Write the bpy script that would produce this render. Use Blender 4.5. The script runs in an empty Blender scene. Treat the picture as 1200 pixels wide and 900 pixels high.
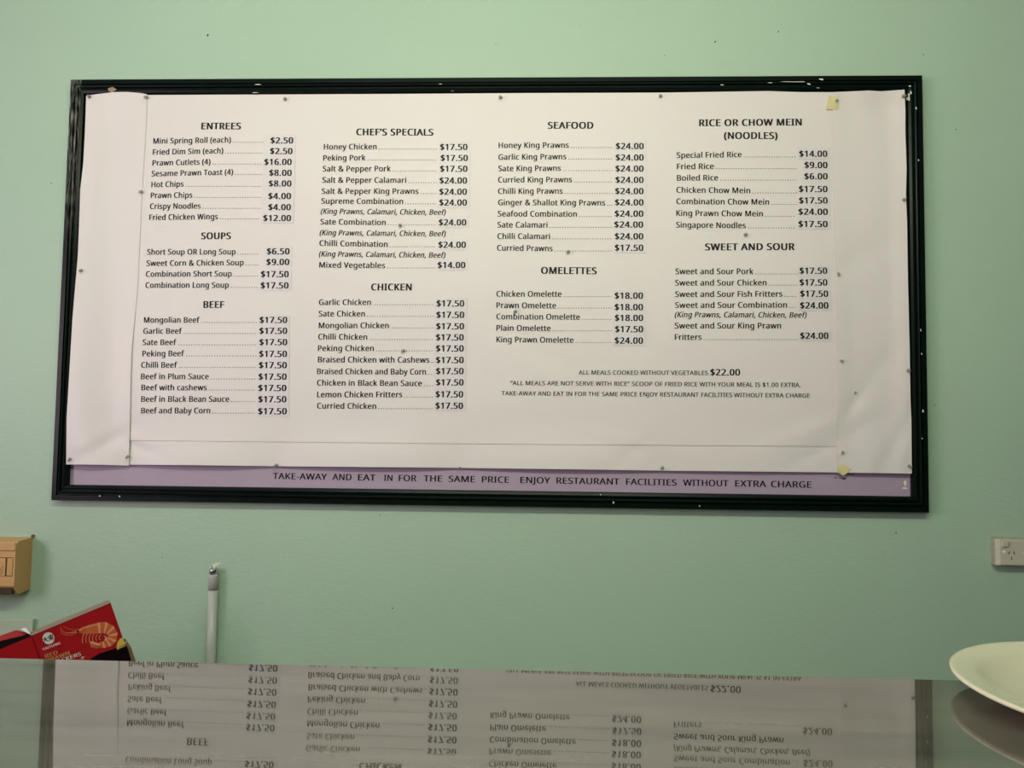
import bpy, bmesh, math, random
from math import sin, cos, radians, pi, sqrt
from mathutils import Vector, Matrix, noise

scene = bpy.context.scene
COL = scene.collection
random.seed(4)

# ------------------------------------------------------------------ camera
ZC = 1.12                       # height of the counter top
F = 900.0                       # focal length in pixels of the 1200 x 900 frame
CAM = Vector((0.132, -2.1125, ZC + 0.2643))
YAW, PITCH, ROLL = radians(-1.629), radians(3.266), radians(0.819)
fw = Vector((sin(YAW) * cos(PITCH), cos(YAW) * cos(PITCH), sin(PITCH)))
r0 = fw.cross(Vector((0, 0, 1))).normalized()
u0 = r0.cross(fw)
rt = r0 * cos(ROLL) + u0 * sin(ROLL)
up = -r0 * sin(ROLL) + u0 * cos(ROLL)
cd = bpy.data.cameras.new('camera')
cd.sensor_width = 36; cd.lens = 36 * F / 1200; cd.clip_start = 0.02
cam = bpy.data.objects.new('camera', cd); COL.objects.link(cam)
m = Matrix((rt, up, -fw)).transposed().to_4x4(); m.translation = CAM
cam.matrix_world = m
scene.camera = cam

def ray(px, py):
    return (fw + rt * ((px - 600) / F) + up * ((450 - py) / F))
def at(px, py, Y=0.0):          # the point seen at a pixel on the plane y = Y
    d = ray(px, py); return CAM + d * ((Y - CAM.y) / d.y)
def atz(px, py, Z):
    d = ray(px, py); return CAM + d * ((Z - CAM.z) / d.z)
def proj(P):
    d = Vector(P) - CAM; w = d.dot(fw)
    return 600 + F * d.dot(rt) / w, 450 - F * d.dot(up) / w

# ------------------------------------------------------------------ light and exposure
scene.view_settings.view_transform = 'Standard'
scene.view_settings.look = 'None'
scene.view_settings.gamma = 1
scene.view_settings.use_curve_mapping = False
scene.view_settings.exposure = 0.0
world = bpy.data.worlds.new('world'); scene.world = world; world.use_nodes = True
world.node_tree.nodes['Background'].inputs[0].default_value = (0.80, 0.86, 1.0, 1)
world.node_tree.nodes['Background'].inputs[1].default_value = 1.0
YW = 0.022                      # wall plane
ROOM = dict(x0=-2.9, x1=3.0, y1=YW, y0=-5.2, z1=2.85)
LAMP = dict(x=0.05, y=-2.15, power=34.5, color=(1.0, 1.0, 0.75))
WIN = dict(y0=-3.5, y1=-1.7, z0=0.9, z1=2.4, power=95, color=(1.0, 0.75, 0.85))
def area(name, loc, rot, sx, sy, power, color):
    l = bpy.data.lights.new(name, 'AREA'); l.shape = 'RECTANGLE'; l.size = sx; l.size_y = sy
    l.energy = power; l.color = color
    o = bpy.data.objects.new(name, l); o.location = loc; o.rotation_euler = rot; COL.objects.link(o); return o
area('window_daylight', (ROOM['x0'] - 0.10, (WIN['y0'] + WIN['y1']) / 2, (WIN['z0'] + WIN['z1']) / 2), (0, -pi / 2, 0),
     WIN['z1'] - WIN['z0'], WIN['y1'] - WIN['y0'], WIN['power'], WIN['color'])

# ------------------------------------------------------------------ helpers
def lin(c):
    return tuple(((v / 255) / 12.92 if v / 255 <= 0.04045 else ((v / 255 + 0.055) / 1.055) ** 2.4) for v in c) + (1,)

def mat(name, rgb, rough=0.6, metal=0.0, spec=0.5, var=0.0, vscale=8, stretch=(1, 1, 1), bump=0.0, bscale=200,
        bstretch=(1, 1, 1), coat=0.0, ior=None, second=None):
    m = bpy.data.materials.new(name); m.use_nodes = True
    nt = m.node_tree; b = nt.nodes['Principled BSDF']
    b.inputs['Roughness'].default_value = rough; b.inputs['Metallic'].default_value = metal
    b.inputs['Specular IOR Level'].default_value = spec; b.inputs['Coat Weight'].default_value = coat
    if ior: b.inputs['IOR'].default_value = ior
    c = lin(rgb); tc = nt.nodes.new('ShaderNodeTexCoord')
    def nz(scale, st, detail=4):
        mp = nt.nodes.new('ShaderNodeMapping'); mp.inputs['Scale'].default_value = st
        nt.links.new(tc.outputs['Object'], mp.inputs[0])
        n = nt.nodes.new('ShaderNodeTexNoise'); n.inputs['Scale'].default_value = scale; n.inputs['Detail'].default_value = detail
        nt.links.new(mp.outputs[0], n.inputs['Vector']); return n
    n = nz(vscale, stretch); mx = nt.nodes.new('ShaderNodeMix'); mx.data_type = 'RGBA'
    nt.links.new(n.outputs['Fac'], mx.inputs['Factor'])
    c2 = lin(second) if second else c
    mx.inputs['A'].default_value = tuple(v * (1 - var) for v in c[:3]) + (1,)
    mx.inputs['B'].default_value = tuple(min(1, v * (1 + var)) for v in c2[:3]) + (1,)
    nt.links.new(mx.outputs['Result'], b.inputs['Base Color'])
    if bump:
        n2 = nz(bscale, bstretch, 3); bp = nt.nodes.new('ShaderNodeBump')
        bp.inputs['Strength'].default_value = bump; bp.inputs['Distance'].default_value = 0.001
        nt.links.new(n2.outputs['Fac'], bp.inputs['Height']); nt.links.new(bp.outputs[0], b.inputs['Normal'])
    m['mix'] = mx.name
    return m

def bsdf(m): return m.node_tree.nodes['Principled BSDF']

M = {}
M['wall'] = mat('wall_paint', (168, 194, 171), rough=0.55, var=0.05, vscale=1.6, bump=0.55, bscale=55, bstretch=(1, 1, 2.2))
M['plain'] = mat('room_paint', (182, 208, 212), rough=0.8, var=0.03)
M['darkwall'] = mat('dark_wall_paint', (80, 92, 84), rough=0.7, var=0.05)  # for the unseen right wall, made dark to cut bounced light
M['floor'] = mat('floor_tile', (92, 88, 80), rough=0.6, var=0.1)
M['paper'] = mat('paper', (222, 216, 212), rough=0.5, var=0.012, vscale=3, bump=0.06, bscale=60)
M['sticker'] = mat('sticker_paper', (217, 212, 212), rough=0.45, var=0.01)
M['ink'] = mat('ink', (14, 13, 17), rough=0.55, spec=0.2)
M['inkb'] = mat('band_ink', (22, 19, 24), rough=0.5, spec=0.2)
M['lilac'] = mat('lilac_board', (168, 152, 170), rough=0.55, var=0.05, vscale=9)
M['tape'] = mat('yellowed_tape', (214, 203, 150), rough=0.5, var=0.1, vscale=90)
M['tan'] = mat('tan_plastic', (202, 156, 100), rough=0.45, var=0.04)
M['tandark'] = mat('tan_plastic_shadow_gap', (60, 40, 22), rough=0.7)
M['ivory'] = mat('ivory_plastic', (196, 192, 172), rough=0.4, var=0.06, vscale=60)
M['grime'] = mat('dirty_plastic', (168, 160, 140), rough=0.6, var=0.45, vscale=180)
M['slot'] = mat('socket_slot', (12, 12, 12), rough=0.7)
M['china'] = mat('white_china', (216, 206, 179), rough=0.16, var=0.01)
M['tube'] = mat('tube_glass', (186, 188, 180), rough=0.25, var=0.02)
M['tubeend'] = mat('tube_blackened_end', (186, 178, 174), rough=0.35, var=0.1, vscale=60)
M['chrome'] = mat('cap_metal', (200, 200, 200), rough=0.18, metal=1.0)
M['steel'] = mat('pin_steel', (120, 120, 122), rough=0.3, metal=1.0)
M['card'] = mat('brown_cardboard', (118, 98, 66), rough=0.85, var=0.1, vscale=30, stretch=(1, 1, 6))
M['cardgrey'] = mat('box_board_inside', (150, 128, 112), rough=0.8, var=0.08, vscale=30)
M['red'] = mat('red_print', (176, 16, 28), rough=0.35, var=0.12, vscale=7)
M['darkred'] = mat('dark_print_and_shade', (18, 7, 9), spec=0.1, rough=0.9)
M['white'] = mat('white_print', (232, 228, 222), rough=0.4)
M['gold'] = mat('gold_print', (205, 150, 92), rough=0.4)
M['yellow'] = mat('yellow_print', (226, 190, 84), rough=0.4)
M['prawn'] = mat('prawn_print', (214, 104, 62), rough=0.4, var=0.2, vscale=140)
M['prawnb'] = mat('prawn_print_pale', (236, 164, 120), rough=0.4, var=0.15, vscale=140)
M['prawnd'] = mat('prawn_print_dark', (120, 40, 24), rough=0.4)
M['bench'] = mat('bench_laminate', (140, 140, 132), rough=0.5, var=0.05)
M['ledge'] = mat('ledge_paint', (178, 192, 170), rough=0.5, var=0.03, bump=0.2, bscale=60)
M['chip'] = mat('bare_plaster', (222, 228, 205), rough=0.8, var=0.03)
M['speck'] = mat('dark_speck', (50, 55, 45), rough=0.8)

# clear plastic of the push pins
m = bpy.data.materials.new('clear_plastic'); m.use_nodes = True; nt = m.node_tree
b = nt.nodes['Principled BSDF']; b.inputs['Base Color'].default_value = lin((225, 225, 225)); b.inputs['Roughness'].default_value = 0.08
tr = nt.nodes.new('ShaderNodeBsdfTransparent'); tr.inputs[0].default_value = lin((200, 200, 200)); ms = nt.nodes.new('ShaderNodeMixShader'); ms.inputs[0].default_value = 0.30
nt.links.new(tr.outputs[0], ms.inputs[1]); nt.links.new(b.outputs[0], ms.inputs[2])
nt.links.new(ms.outputs[0], nt.nodes['Material Output'].inputs[0]); M['clear'] = m

# counter laminate: dark glossy grey green with lengthwise smears
def counter_mat():
    m = mat('counter_laminate', (48, 51, 46), rough=0.02, var=0.3, vscale=5, stretch=(1, 7, 9), second=(106, 100, 88))
    nt = m.node_tree; b = bsdf(m); b.inputs['IOR'].default_value = 2.25
    tc = nt.nodes.new('ShaderNodeTexCoord'); mp = nt.nodes.new('ShaderNodeMapping'); mp.inputs['Scale'].default_value = (1.2, 14, 1)
    n = nt.nodes.new('ShaderNodeTexNoise'); n.inputs['Scale'].default_value = 6; n.inputs['Detail'].default_value = 8
    nt.links.new(tc.outputs['Object'], mp.inputs[0]); nt.links.new(mp.outputs[0], n.inputs['Vector'])
    mr = nt.nodes.new('ShaderNodeMapRange'); mr.inputs['From Min'].default_value = 0.35; mr.inputs['From Max'].default_value = 0.75
    mr.inputs['To Min'].default_value = 0.006; mr.inputs['To Max'].default_value = 0.045
    nt.links.new(n.outputs['Fac'], mr.inputs['Value']); nt.links.new(mr.outputs[0], b.inputs['Roughness'])
    return m
M['counter'] = counter_mat()

# dark green moulding with flaked paint
def frame_mat():
    m = mat('frame_dark_green', (6, 18, 13), spec=0.12, rough=0.3, var=0.3, vscale=20, bump=0.25, bscale=90)
    nt = m.node_tree; b = bsdf(m); mx = nt.nodes[m['mix']]
    tc = nt.nodes.new('ShaderNodeTexCoord'); n = nt.nodes.new('ShaderNodeTexNoise'); n.inputs['Scale'].default_value = 26; n.inputs['Detail'].default_value = 5
    nt.links.new(tc.outputs['Object'], n.inputs['Vector'])
    r = nt.nodes.new('ShaderNodeMapRange'); r.inputs['From Min'].default_value = 0.745; r.inputs['From Max'].default_value = 0.76
    nt.links.new(n.outputs['Fac'], r.inputs['Value'])
    m2 = nt.nodes.new('ShaderNodeMix'); m2.data_type = 'RGBA'; m2.inputs['B'].default_value = lin((150, 150, 140))
    nt.links.new(r.outputs[0], m2.inputs['Factor']); nt.links.new(mx.outputs['Result'], m2.inputs['A'])
    # rubbed, greyed paint and painted-in gloss highlights along the ridges, upper left rail
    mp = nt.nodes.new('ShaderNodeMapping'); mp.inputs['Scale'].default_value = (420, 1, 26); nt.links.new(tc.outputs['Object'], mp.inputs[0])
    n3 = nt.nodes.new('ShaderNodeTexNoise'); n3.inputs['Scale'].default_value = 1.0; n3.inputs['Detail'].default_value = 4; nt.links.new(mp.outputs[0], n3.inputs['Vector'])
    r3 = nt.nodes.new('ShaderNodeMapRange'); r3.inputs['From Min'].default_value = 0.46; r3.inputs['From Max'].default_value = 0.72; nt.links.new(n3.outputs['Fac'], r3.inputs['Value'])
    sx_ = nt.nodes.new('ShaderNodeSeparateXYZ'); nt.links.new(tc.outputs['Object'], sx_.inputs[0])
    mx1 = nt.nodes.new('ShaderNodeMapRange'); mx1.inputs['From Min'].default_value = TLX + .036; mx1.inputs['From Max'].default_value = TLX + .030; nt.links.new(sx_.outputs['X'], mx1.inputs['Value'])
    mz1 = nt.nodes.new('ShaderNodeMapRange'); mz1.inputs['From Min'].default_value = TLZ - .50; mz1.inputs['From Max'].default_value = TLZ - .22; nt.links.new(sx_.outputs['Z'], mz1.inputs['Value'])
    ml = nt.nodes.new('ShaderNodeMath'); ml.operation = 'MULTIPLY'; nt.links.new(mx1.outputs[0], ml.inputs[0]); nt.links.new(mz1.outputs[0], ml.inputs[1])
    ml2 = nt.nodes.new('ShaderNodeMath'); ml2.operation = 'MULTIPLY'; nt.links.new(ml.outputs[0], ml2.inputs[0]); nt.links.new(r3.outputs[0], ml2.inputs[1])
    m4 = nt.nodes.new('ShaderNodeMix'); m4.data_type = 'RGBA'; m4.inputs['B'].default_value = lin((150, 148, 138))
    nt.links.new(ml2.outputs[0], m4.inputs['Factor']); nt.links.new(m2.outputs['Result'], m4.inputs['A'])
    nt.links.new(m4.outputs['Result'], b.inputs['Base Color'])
    return m
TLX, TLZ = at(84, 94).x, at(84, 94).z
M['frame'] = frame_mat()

def obj(name, me, material=None, parent=None, smooth=False, **props):
    if isinstance(me, bmesh.types.BMesh):
        bm = me; me = bpy.data.meshes.new(name); bm.to_mesh(me); bm.free()
    o = bpy.data.objects.new(name, me); COL.objects.link(o)
    if material is not None and not me.materials: me.materials.append(material)
    if parent is not None:
        o.parent = parent; o.matrix_parent_inverse = PINV(parent)
    if smooth:
        for p in me.polygons: p.use_smooth = True
    for k, v in props.items(): o[k] = v
    return o
def PINV(p):
    M_ = Matrix.Identity(4); q = p
    while q: M_ = q.matrix_parent_inverse @ q.matrix_basis @ M_ if q.parent is None else q.parent_mat @ M_ if hasattr(q, 'parent_mat') else q.matrix_parent_inverse @ q.matrix_basis @ M_; q = q.parent
    return M_.inverted()
def empty(name, loc, label, cat, group=None):
    o = bpy.data.objects.new(name, None); o.location = loc; o.empty_display_size = 0.05; COL.objects.link(o)
    tag(o, label, cat, group); return o
def tag(o, label, cat, group=None):
    o['label'] = label; o['category'] = cat
    if group: o['group'] = group
    return o

def box_bm(x0, x1, y0, y1, z0, z1, bevel=0.0, seg=2, bm=None):
    new = bm is None
    if new: bm = bmesh.new()
    vs = [bm.verts.new((x, y, z)) for z in (z0, z1) for y in (y0, y1) for x in (x0, x1)]
    fs = [bm.faces.new([vs[i] for i in f]) for f in ((0, 2, 3, 1), (4, 5, 7, 6), (0, 1, 5, 4), (2, 6, 7, 3), (0, 4, 6, 2), (1, 3, 7, 5))]
    if bevel:
        es = list({e for f in fs for e in f.edges})
        bmesh.ops.bevel(bm, geom=es, offset=bevel, segments=seg, affect='EDGES', profile=0.5)
    return bm
def lathe_bm(prof, n=32, center=(0, 0, 0), axis='Z', bm=None):
    if bm is None: bm = bmesh.new()
    rings = []
    for r, h in prof:
        ring = []
        for k in range(n):
            a = 2 * pi * k / n; p = (r * cos(a), r * sin(a), h)
            if axis == 'Y': p = (p[0], p[2], p[1])
            ring.append(bm.verts.new((p[0] + center[0], p[1] + center[1], p[2] + center[2])))
        rings.append(ring)
    for a, b_ in zip(rings, rings[1:]):
        for k in range(n): bm.faces.new((a[k], a[(k + 1) % n], b_[(k + 1) % n], b_[k]))
    bm.faces.new(rings[0][::-1]); bm.faces.new(rings[-1])
    bmesh.ops.recalc_face_normals(bm, faces=bm.faces)
    return bm
def poly_bm(points, bm=None, thick=None):
    if bm is None: bm = bmesh.new()
    vs = [bm.verts.new(p) for p in points]; f = bm.faces.new(vs)
    if thick is not None:
        r = bmesh.ops.extrude_face_region(bm, geom=[f])
        for v in r['geom']:
            if isinstance(v, bmesh.types.BMVert): v.co += Vector(thick)
        bmesh.ops.recalc_face_normals(bm, faces=bm.faces)
    return bm

# ------------------------------------------------------------------ the room
R = ROOM
obj('wall_back', box_bm(R['x0'] - 0.15, R['x1'] + 0.15, YW, YW + 0.15, 0, R['z1']), M['wall'], kind='structure')
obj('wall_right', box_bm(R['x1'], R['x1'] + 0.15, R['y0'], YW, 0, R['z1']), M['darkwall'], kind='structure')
obj('wall_front', box_bm(R['x0'] - 0.15, R['x1'] + 0.15, R['y0'] - 0.15, R['y0'], 0, R['z1']), M['plain'], kind='structure')
obj('floor', box_bm(R['x0'] - 0.15, R['x1'] + 0.15, R['y0'] - 0.15, YW + 0.15, -0.1, 0), M['floor'], kind='structure')
obj('ceiling', box_bm(R['x0'] - 0.15, R['x1'] + 0.15, R['y0'] - 0.15, YW + 0.15, R['z1'], R['z1'] + 0.1), M['plain'], kind='structure')
bm = bmesh.new()
W = WIN
for a in ((R['y0'], W['y0'], 0, R['z1']), (W['y1'], YW, 0, R['z1']), (W['y0'], W['y1'], 0, W['z0']), (W['y0'], W['y1'], W['z1'], R['z1'])):
    box_bm(R['x0'] - 0.15, R['x0'], a[0], a[1], a[2], a[3], bm=bm)
obj('wall_left', bm, M['plain'], kind='structure')
bm = bmesh.new()
t = 0.05
for a in ((W['y0'], W['y0'] + t, W['z0'], W['z1']), (W['y1'] - t, W['y1'], W['z0'], W['z1']), (W['y0'] + t, W['y1'] - t, W['z0'], W['z0'] + t),
          (W['y0'] + t, W['y1'] - t, W['z1'] - t, W['z1']), ((W['y0'] + W['y1']) / 2 - .02, (W['y0'] + W['y1']) / 2 + .02, W['z0'] + t, W['z1'] - t)):
    box_bm(R['x0'] - 0.06, R['x0'] - 0.01, a[0], a[1], a[2], a[3], bm=bm)
obj('window_1', bm, M['plain'], kind='structure')

# ceiling batten light (out of view, lights the room)
cl = empty('ceiling_light', (LAMP['x'], LAMP['y'], R['z1']), 'white ceiling batten lamp above the serving counter', 'ceiling light')
obj('housing', box_bm(LAMP['x'] - 1.02, LAMP['x'] + 1.02, LAMP['y'] - .06, LAMP['y'] + .06, R['z1'] - .06, R['z1'] - .001, .004), M['plain'], cl)
area('batten_glow', (LAMP['x'], LAMP['y'], R['z1'] - .10), (radians(88), 0, 0), 2.0, 0.05, LAMP['power'], LAMP['color'])

# marks on the wall paint
bm = bmesh.new()
def blob(bm, px, py, r, Y, sx=1, sy=1, n=9, jag=0.3, th=0.0006):
    c = at(px, py, Y); s = 0.00237
    pts = []
    for k in range(n):
        a = -2 * pi * k / n; rr = r * s * (1 + jag * (random.random() - .5))
        pts.append((c.x + rr * sx * cos(a), Y, c.z + rr * sy * sin(a)))
    poly_bm(pts, bm, (0, -th, 0))
for px, py, r in ((243.5, 41.5, 1.6), (460, 713, 1.0), (838, 49, 1.2), (1050, 624.5, 1.0), (912, 37, 1.0), (1095, 475, .9), (1082, 64, .9),
                  (190, 653, .9), (445, 604, .8), (779, 65, .7), (680, 30, .6), (581, 51, .7), (60, 215, .8), (1120, 152, .8)):
    blob(bm, px, py, r * .9, YW, sx=0.8)
obj('paint_speck', bm, M['speck'], kind='structure')
bm = bmesh.new()
blob(bm, 255, 660.5, 2.6, YW, 1.5, .35); blob(bm, 252, 663, 3, YW, 1.1, .8); blob(bm, 247, 665, 1.5, YW, 1, .8)
obj('plaster_chip', bm, M['chip'], kind='structure')

# ------------------------------------------------------------------ framed menu board
A_, B_, C_, D_ = at(84, 94), at(1080, 89), at(1088, 601), at(61, 586)
TL, TR, BR, BL = [Vector((p.x, 0, p.z)) for p in (A_, B_, C_, D_)]
cen = (TL + TR + BR + BL) / 4
board = empty('menu_board', (cen.x, YW, BL.z), 'large landscape notice board with chipped dark green moulded frame on the green wall', 'menu board')
FW = 0.043
prof = [(0, YW), (0, -.004), (.05, -.0075), (.33, -.0075), (.36, -.0025), (.42, -.0025), (.46, -.0095), (.52, -.011), (.58, -.0095), (.62, -.004),
        (.68, -.004), (.72, -.0080), (.80, -.0088), (.95, -.0062), (1, -.0005), (1, .012)]
def inner(p, c, f):
    d = Vector((1 if c.x > p.x else -1, 0, 1 if c.z > p.z else -1)); return p + d * (FW * f)
cs = [TL, TR, BR, BL]
for i in range(4):
    P, Q = cs[i], cs[(i + 1) % 4]
    bm = bmesh.new(); n = 24; rows = []
    for k in range(n + 1):
        row = []
        for f, y in prof:
            a = inner(P, cen, f); b2 = inner(Q, cen, f); v = a.lerp(b2, k / n)
            wob = 0.0004 * noise.noise(v * 9)
            row.append(bm.verts.new((v.x, y + wob * (0 if y == YW else 1), v.z)))
        rows.append(row)
    for a, b2 in zip(rows, rows[1:]):
        for j in range(len(prof) - 1): bm.faces.new((a[j], a[j + 1], b2[j + 1], b2[j]))
    bm.faces.new(rows[0]); bm.faces.new(rows[-1])
    bmesh.ops.recalc_face_normals(bm, faces=bm.faces)
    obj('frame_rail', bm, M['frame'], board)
for px, py, w, sx, sy in ((1066, 101, 1.3, 1, .5), (1065, 113, 2.2, .5, 1.8), (1067.5, 109, 1.6, .6, 1.3), (1063, 116, 1.2, .5, 1.5), (1073.5, 127, 1.2, .6, 1.2), (1076.5, 188, 1.0, .6, 1.4),
                          (962.5, 93, 1.6, 1.5, .7), (948, 98.5, 1.6, 1.2, .6), (930, 95.8, 1.0, 12, .35), (903, 97, 1.0, 3, .4), (959, 103, .9, 2, .4), (846, 99.5, .8, 3, .5), (302, 99, 1.0, 3.5, .4),
                          (299, 108.5, .8, 4, .4), (516, 98.5, .9, 2, .5), (1079, 387, .8, .8, 1.6), (1080, 415, .8, .7, 1.2), (1081.5, 482, 1.0, .7, 1.6), (1080.7, 514, .7, .8, 1),
                          (117, 581, .8, 1, 1), (140, 581.5, .9, 1, 1), (719, 589, 1, 1, 1), (820, 592.8, .7, 1, 1), (704, 579.5, .6, 1.2, 1)):
    bm = bmesh.new(); blob(bm, px, py, w, -.0122, sx, sy, n=8, jag=.9, th=.0004)
    obj('flaked_paint', bm, M['chip'], board)
bm = bmesh.new()
blob(bm, 131.5, 105, 4.2, -.0122, 1.1, .75, n=9, jag=.5, th=.0004)
obj('flaked_paint', bm, M['cardgrey'], board)
iTL, iTR, iBR, iBL = [inner(p, cen, 1.0) for p in cs]
bm = bmesh.new()
poly_bm([(iTL.x, .009, iTL.z), (iBL.x, .009, iBL.z), (iBR.x, .009, iBR.z), (iTR.x, .009, iTR.z)], bm, (0, .012, 0))
backing = obj('backing_panel', bm, M['lilac'], board)

# ------------------------------------------------------------------ paper shape
Zbot = at(575, 549).z
pins_b = [at(p, 549).x for p in (82, 150, 325, 539, 776, 986, 1066)]
def smooth(t): t = max(0, min(1, t)); return t * t * (3 - 2 * t)
def gauss(px, py, cx, cy, sx, sy, ang=0):
    dx, dy = px - cx, py - cy; a = radians(ang)
    u = (dx * cos(a) + dy * sin(a)) / sx; v = (-dx * sin(a) + dy * cos(a)) / sy
    return math.exp(-(u * u + v * v))
def depth(px, py):
    """how far the paper stands off, y of the sheet at a picture position (taken on the board plane)"""
    y = -0.0030
    n = noise.noise(Vector((px * .006, py * .009, 1.3))); y -= 0.0022 * n
    n = noise.noise(Vector((px * .016, py * .022, 7.1))); y -= 0.0006 * n
    # bulges of the free bottom edge between pins
    seg = [82, 150, 325, 539, 776, 986, 1066]; amp = [.010, .012, .013, .010, .006, .006]
    for a, b_, h in zip(seg, seg[1:], amp):
        if a < px < b_: y -= h * sin(pi * (px - a) / (b_ - a)) ** 1.0 * smooth((py - 490) / 55)
    # strips bow over the frame at the left
    y -= 0.0135 * smooth((135 - px) / 48) * smooth((py - 190) / 120) * (1 - .3 * smooth((py - 520) / 25))
    y -= 0.0115 * gauss(px, py, 136, 108, 38, 26)
    y -= 0.0090 * smooth((126 - px) / 20) * (1 - smooth((py - 190) / 120)) * .6
    y -= 0.0045 * smooth((px - 1040) / 25)
    y -= 0.0075 * gauss(px, py, 1020, 104, 70, 12)
    # creases
    y += 0.0055 * gauss(px, py, 128, 518, 38, 8, -30) + 0.0050 * gauss(px, py, 166, 526, 22, 5, 22)
    y += 0.0030 * gauss(px, py, 960, 528, 60, 7, -28) + 0.0032 * gauss(px, py, 998, 478, 30, 7, -55)
    y -= 0.0030 * gauss(px, py, 950, 505, 60, 8, -22)
    y += 0.0026 * gauss(px, py, 1050, 520, 60, 9, -60)
    y += 0.0022 * gauss(px, py, 745, 528, 34, 6, -35) - 0.0020 * gauss(px, py, 720, 512, 44, 6, 12)
    y += 0.0020 * gauss(px, py, 560, 505, 50, 10, 35) + 0.0018 * gauss(px, py, 640, 415, 70, 10, 30)
    y += 0.0022 * gauss(px, py, 1035, 128, 14, 10, 50) - 0.0018 * gauss(px, py, 1010, 117, 14, 8, 20)
    y += 0.0020 * gauss(px, py, 1010, 300, 60, 14, -30) + .002 * gauss(px, py, 1040, 420, 50, 16, -45)
    for cx, cy in ((469, 264), (472, 411), (666, 295), (604, 366), (873, 276)):
        y += 0.0022 * gauss(px, py, cx, cy, 26, 8, 12)
    return min(y, 0.0072)
def at_paper(px, py, off=0.0):
    return at(px, py, depth(px, py) - off)
def interp(pl, t):
    L = [0]
    for a, b_ in zip(pl, pl[1:]): L.append(L[-1] + math.hypot(b_[0] - a[0], b_[1] - a[1]))
    s = t * L[-1]
    for i in range(len(pl) - 1):
        if s <= L[i + 1] or i == len(pl) - 2:
            f = (s - L[i]) / (L[i + 1] - L[i]); return (pl[i][0] + f * (pl[i + 1][0] - pl[i][0]), pl[i][1] + f * (pl[i + 1][1] - pl[i][1]))
def sheet(name, top, bottom, left, right, nu, nv, material, parent, off=0.0, lift=None):
    bm = bmesh.new(); g = []
    for j in range(nv + 1):
        v = j / nv; row = []
        for i in range(nu + 1):
            u = i / nu
            T, B2, Lf, Rg = interp(top, u), interp(bottom, u), interp(left, v), interp(right, v)
            p = [(1 - v) * T[k] + v * B2[k] + (1 - u) * Lf[k] + u * Rg[k] - ((1 - u) * (1 - v) * top[0][k] + u * (1 - v) * top[-1][k] + (1 - u) * v * bottom[0][k] + u * v * bottom[-1][k]) for k in (0, 1)]
            o = off + (lift(u, v) if lift else 0)
            row.append(bm.verts.new(at_paper(p[0], p[1], o)))
        g.append(row)
    for j in range(nv):
        for i in range(nu): bm.faces.new((g[j][i], g[j + 1][i], g[j + 1][i + 1], g[j][i + 1]))
    # a little thickness behind
    r = bmesh.ops.extrude_face_region(bm, geom=list(bm.faces))
    for v_ in r['geom']:
        if isinstance(v_, bmesh.types.BMVert): v_.co.y += 0.0003
    bmesh.ops.recalc_face_normals(bm, faces=bm.faces)
    o = obj(name, bm, material, parent, smooth=True); o.data.set_sharp_from_angle(angle=radians(45)); return o

seamL = [(172.3, 111.3), (171, 152), (167.5, 205), (165, 255), (161, 340), (158.7, 365), (154.5, 407), (153, 440), (152, 497), (151, 545)]
seamR = [(975, 108), (975.8, 163), (977.5, 228), (977.5, 260), (980, 327), (981.3, 407), (982.5, 465), (980.5, 507), (981, 553.6)]
topM = [(172.3, 111.3), (320, 110.7), (470, 110), (620, 109), (780, 108.5), (900, 106.7), (940, 108), (975, 108)]
botM = [(151, 544.6), (218, 545), (325, 546.4), (540, 548.3), (640, 549.6), (776, 551.5), (981, 553.6)]
joinL, joinR = (152, 516), (981, 523)
joint = [joinL, (300, 517.5), (560, 520), (800, 521.8), joinR]
def sub(pl, y0, y1):
    return [p for p in pl if y0 <= p[1] <= y1]
mainL = sub(seamL, 0, 500) + [joinL]; mainR = sub(seamR, 0, 510) + [joinR]
menu = empty('menu_sheet', at(575, 330, 0), 'wide white paper menu with four columns of dishes, pinned inside the green frame', 'menu')
paper = sheet('printed_sheet', topM, joint, mainL, mainR, 130, 66, M['paper'], menu)
lower = sheet('lower_sheet', [(p[0], p[1] - 2) for p in joint], botM, [(152, 514), (151, 544.6)], [(981, 521), (981, 553.6)], 130, 8, M['paper'], menu, off=-.0022)
stripL = sheet('blank_paper_strip', [(101, 112), (112, 110.5), (135, 107.8), (150, 107.8), (165, 109), (172.3, 110.5)], [(77.5, 544.2), (115, 544.6), (151, 545.5)],
               [(101, 112), (99.5, 155), (97.5, 192), (94, 222), (92.5, 267), (91, 302), (89, 325), (85, 372), (81, 440), (78, 490), (77.5, 544.2)],
               seamL[:1] and [(172.3, 110.5)] + seamL[1:-1] + [(151, 545.5)], 22, 90, M['paper'], None, off=.0008,
               lift=lambda u, v: .0022 * smooth((u - .7) / .3) * (smooth((v - .55) / .2) * (1 - smooth((v - .93) / .07)) + .35))
tag(stripL, 'blank white paper strip pinned down the left side of the menu, bowing over the frame', 'paper strip')
stripR = sheet('blank_paper_strip', [(975, 108), (1010, 106.5), (1018, 106), (1032, 107), (1060, 105)], [(981, 553.8), (1020, 554.3), (1068.6, 555)],
               seamR[:-1] + [(981, 553.8)], [(1060, 105), (1061, 130), (1061, 155), (1062.5, 197), (1061.7, 228), (1063, 260), (1064, 327), (1066, 407), (1067, 469), (1068, 491), (1068.6, 555)],
               22, 90, M['paper'], None, off=.0008, lift=lambda u, v: .0030 * (1 - smooth(u / .25)) * (.55 + .45 * smooth((v - .4) / .2)) * (1 - .5 * smooth((v - .92) / .08)))
tag(stripR, 'blank creased white paper strip pinned down the right side of the menu', 'paper strip')

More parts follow.
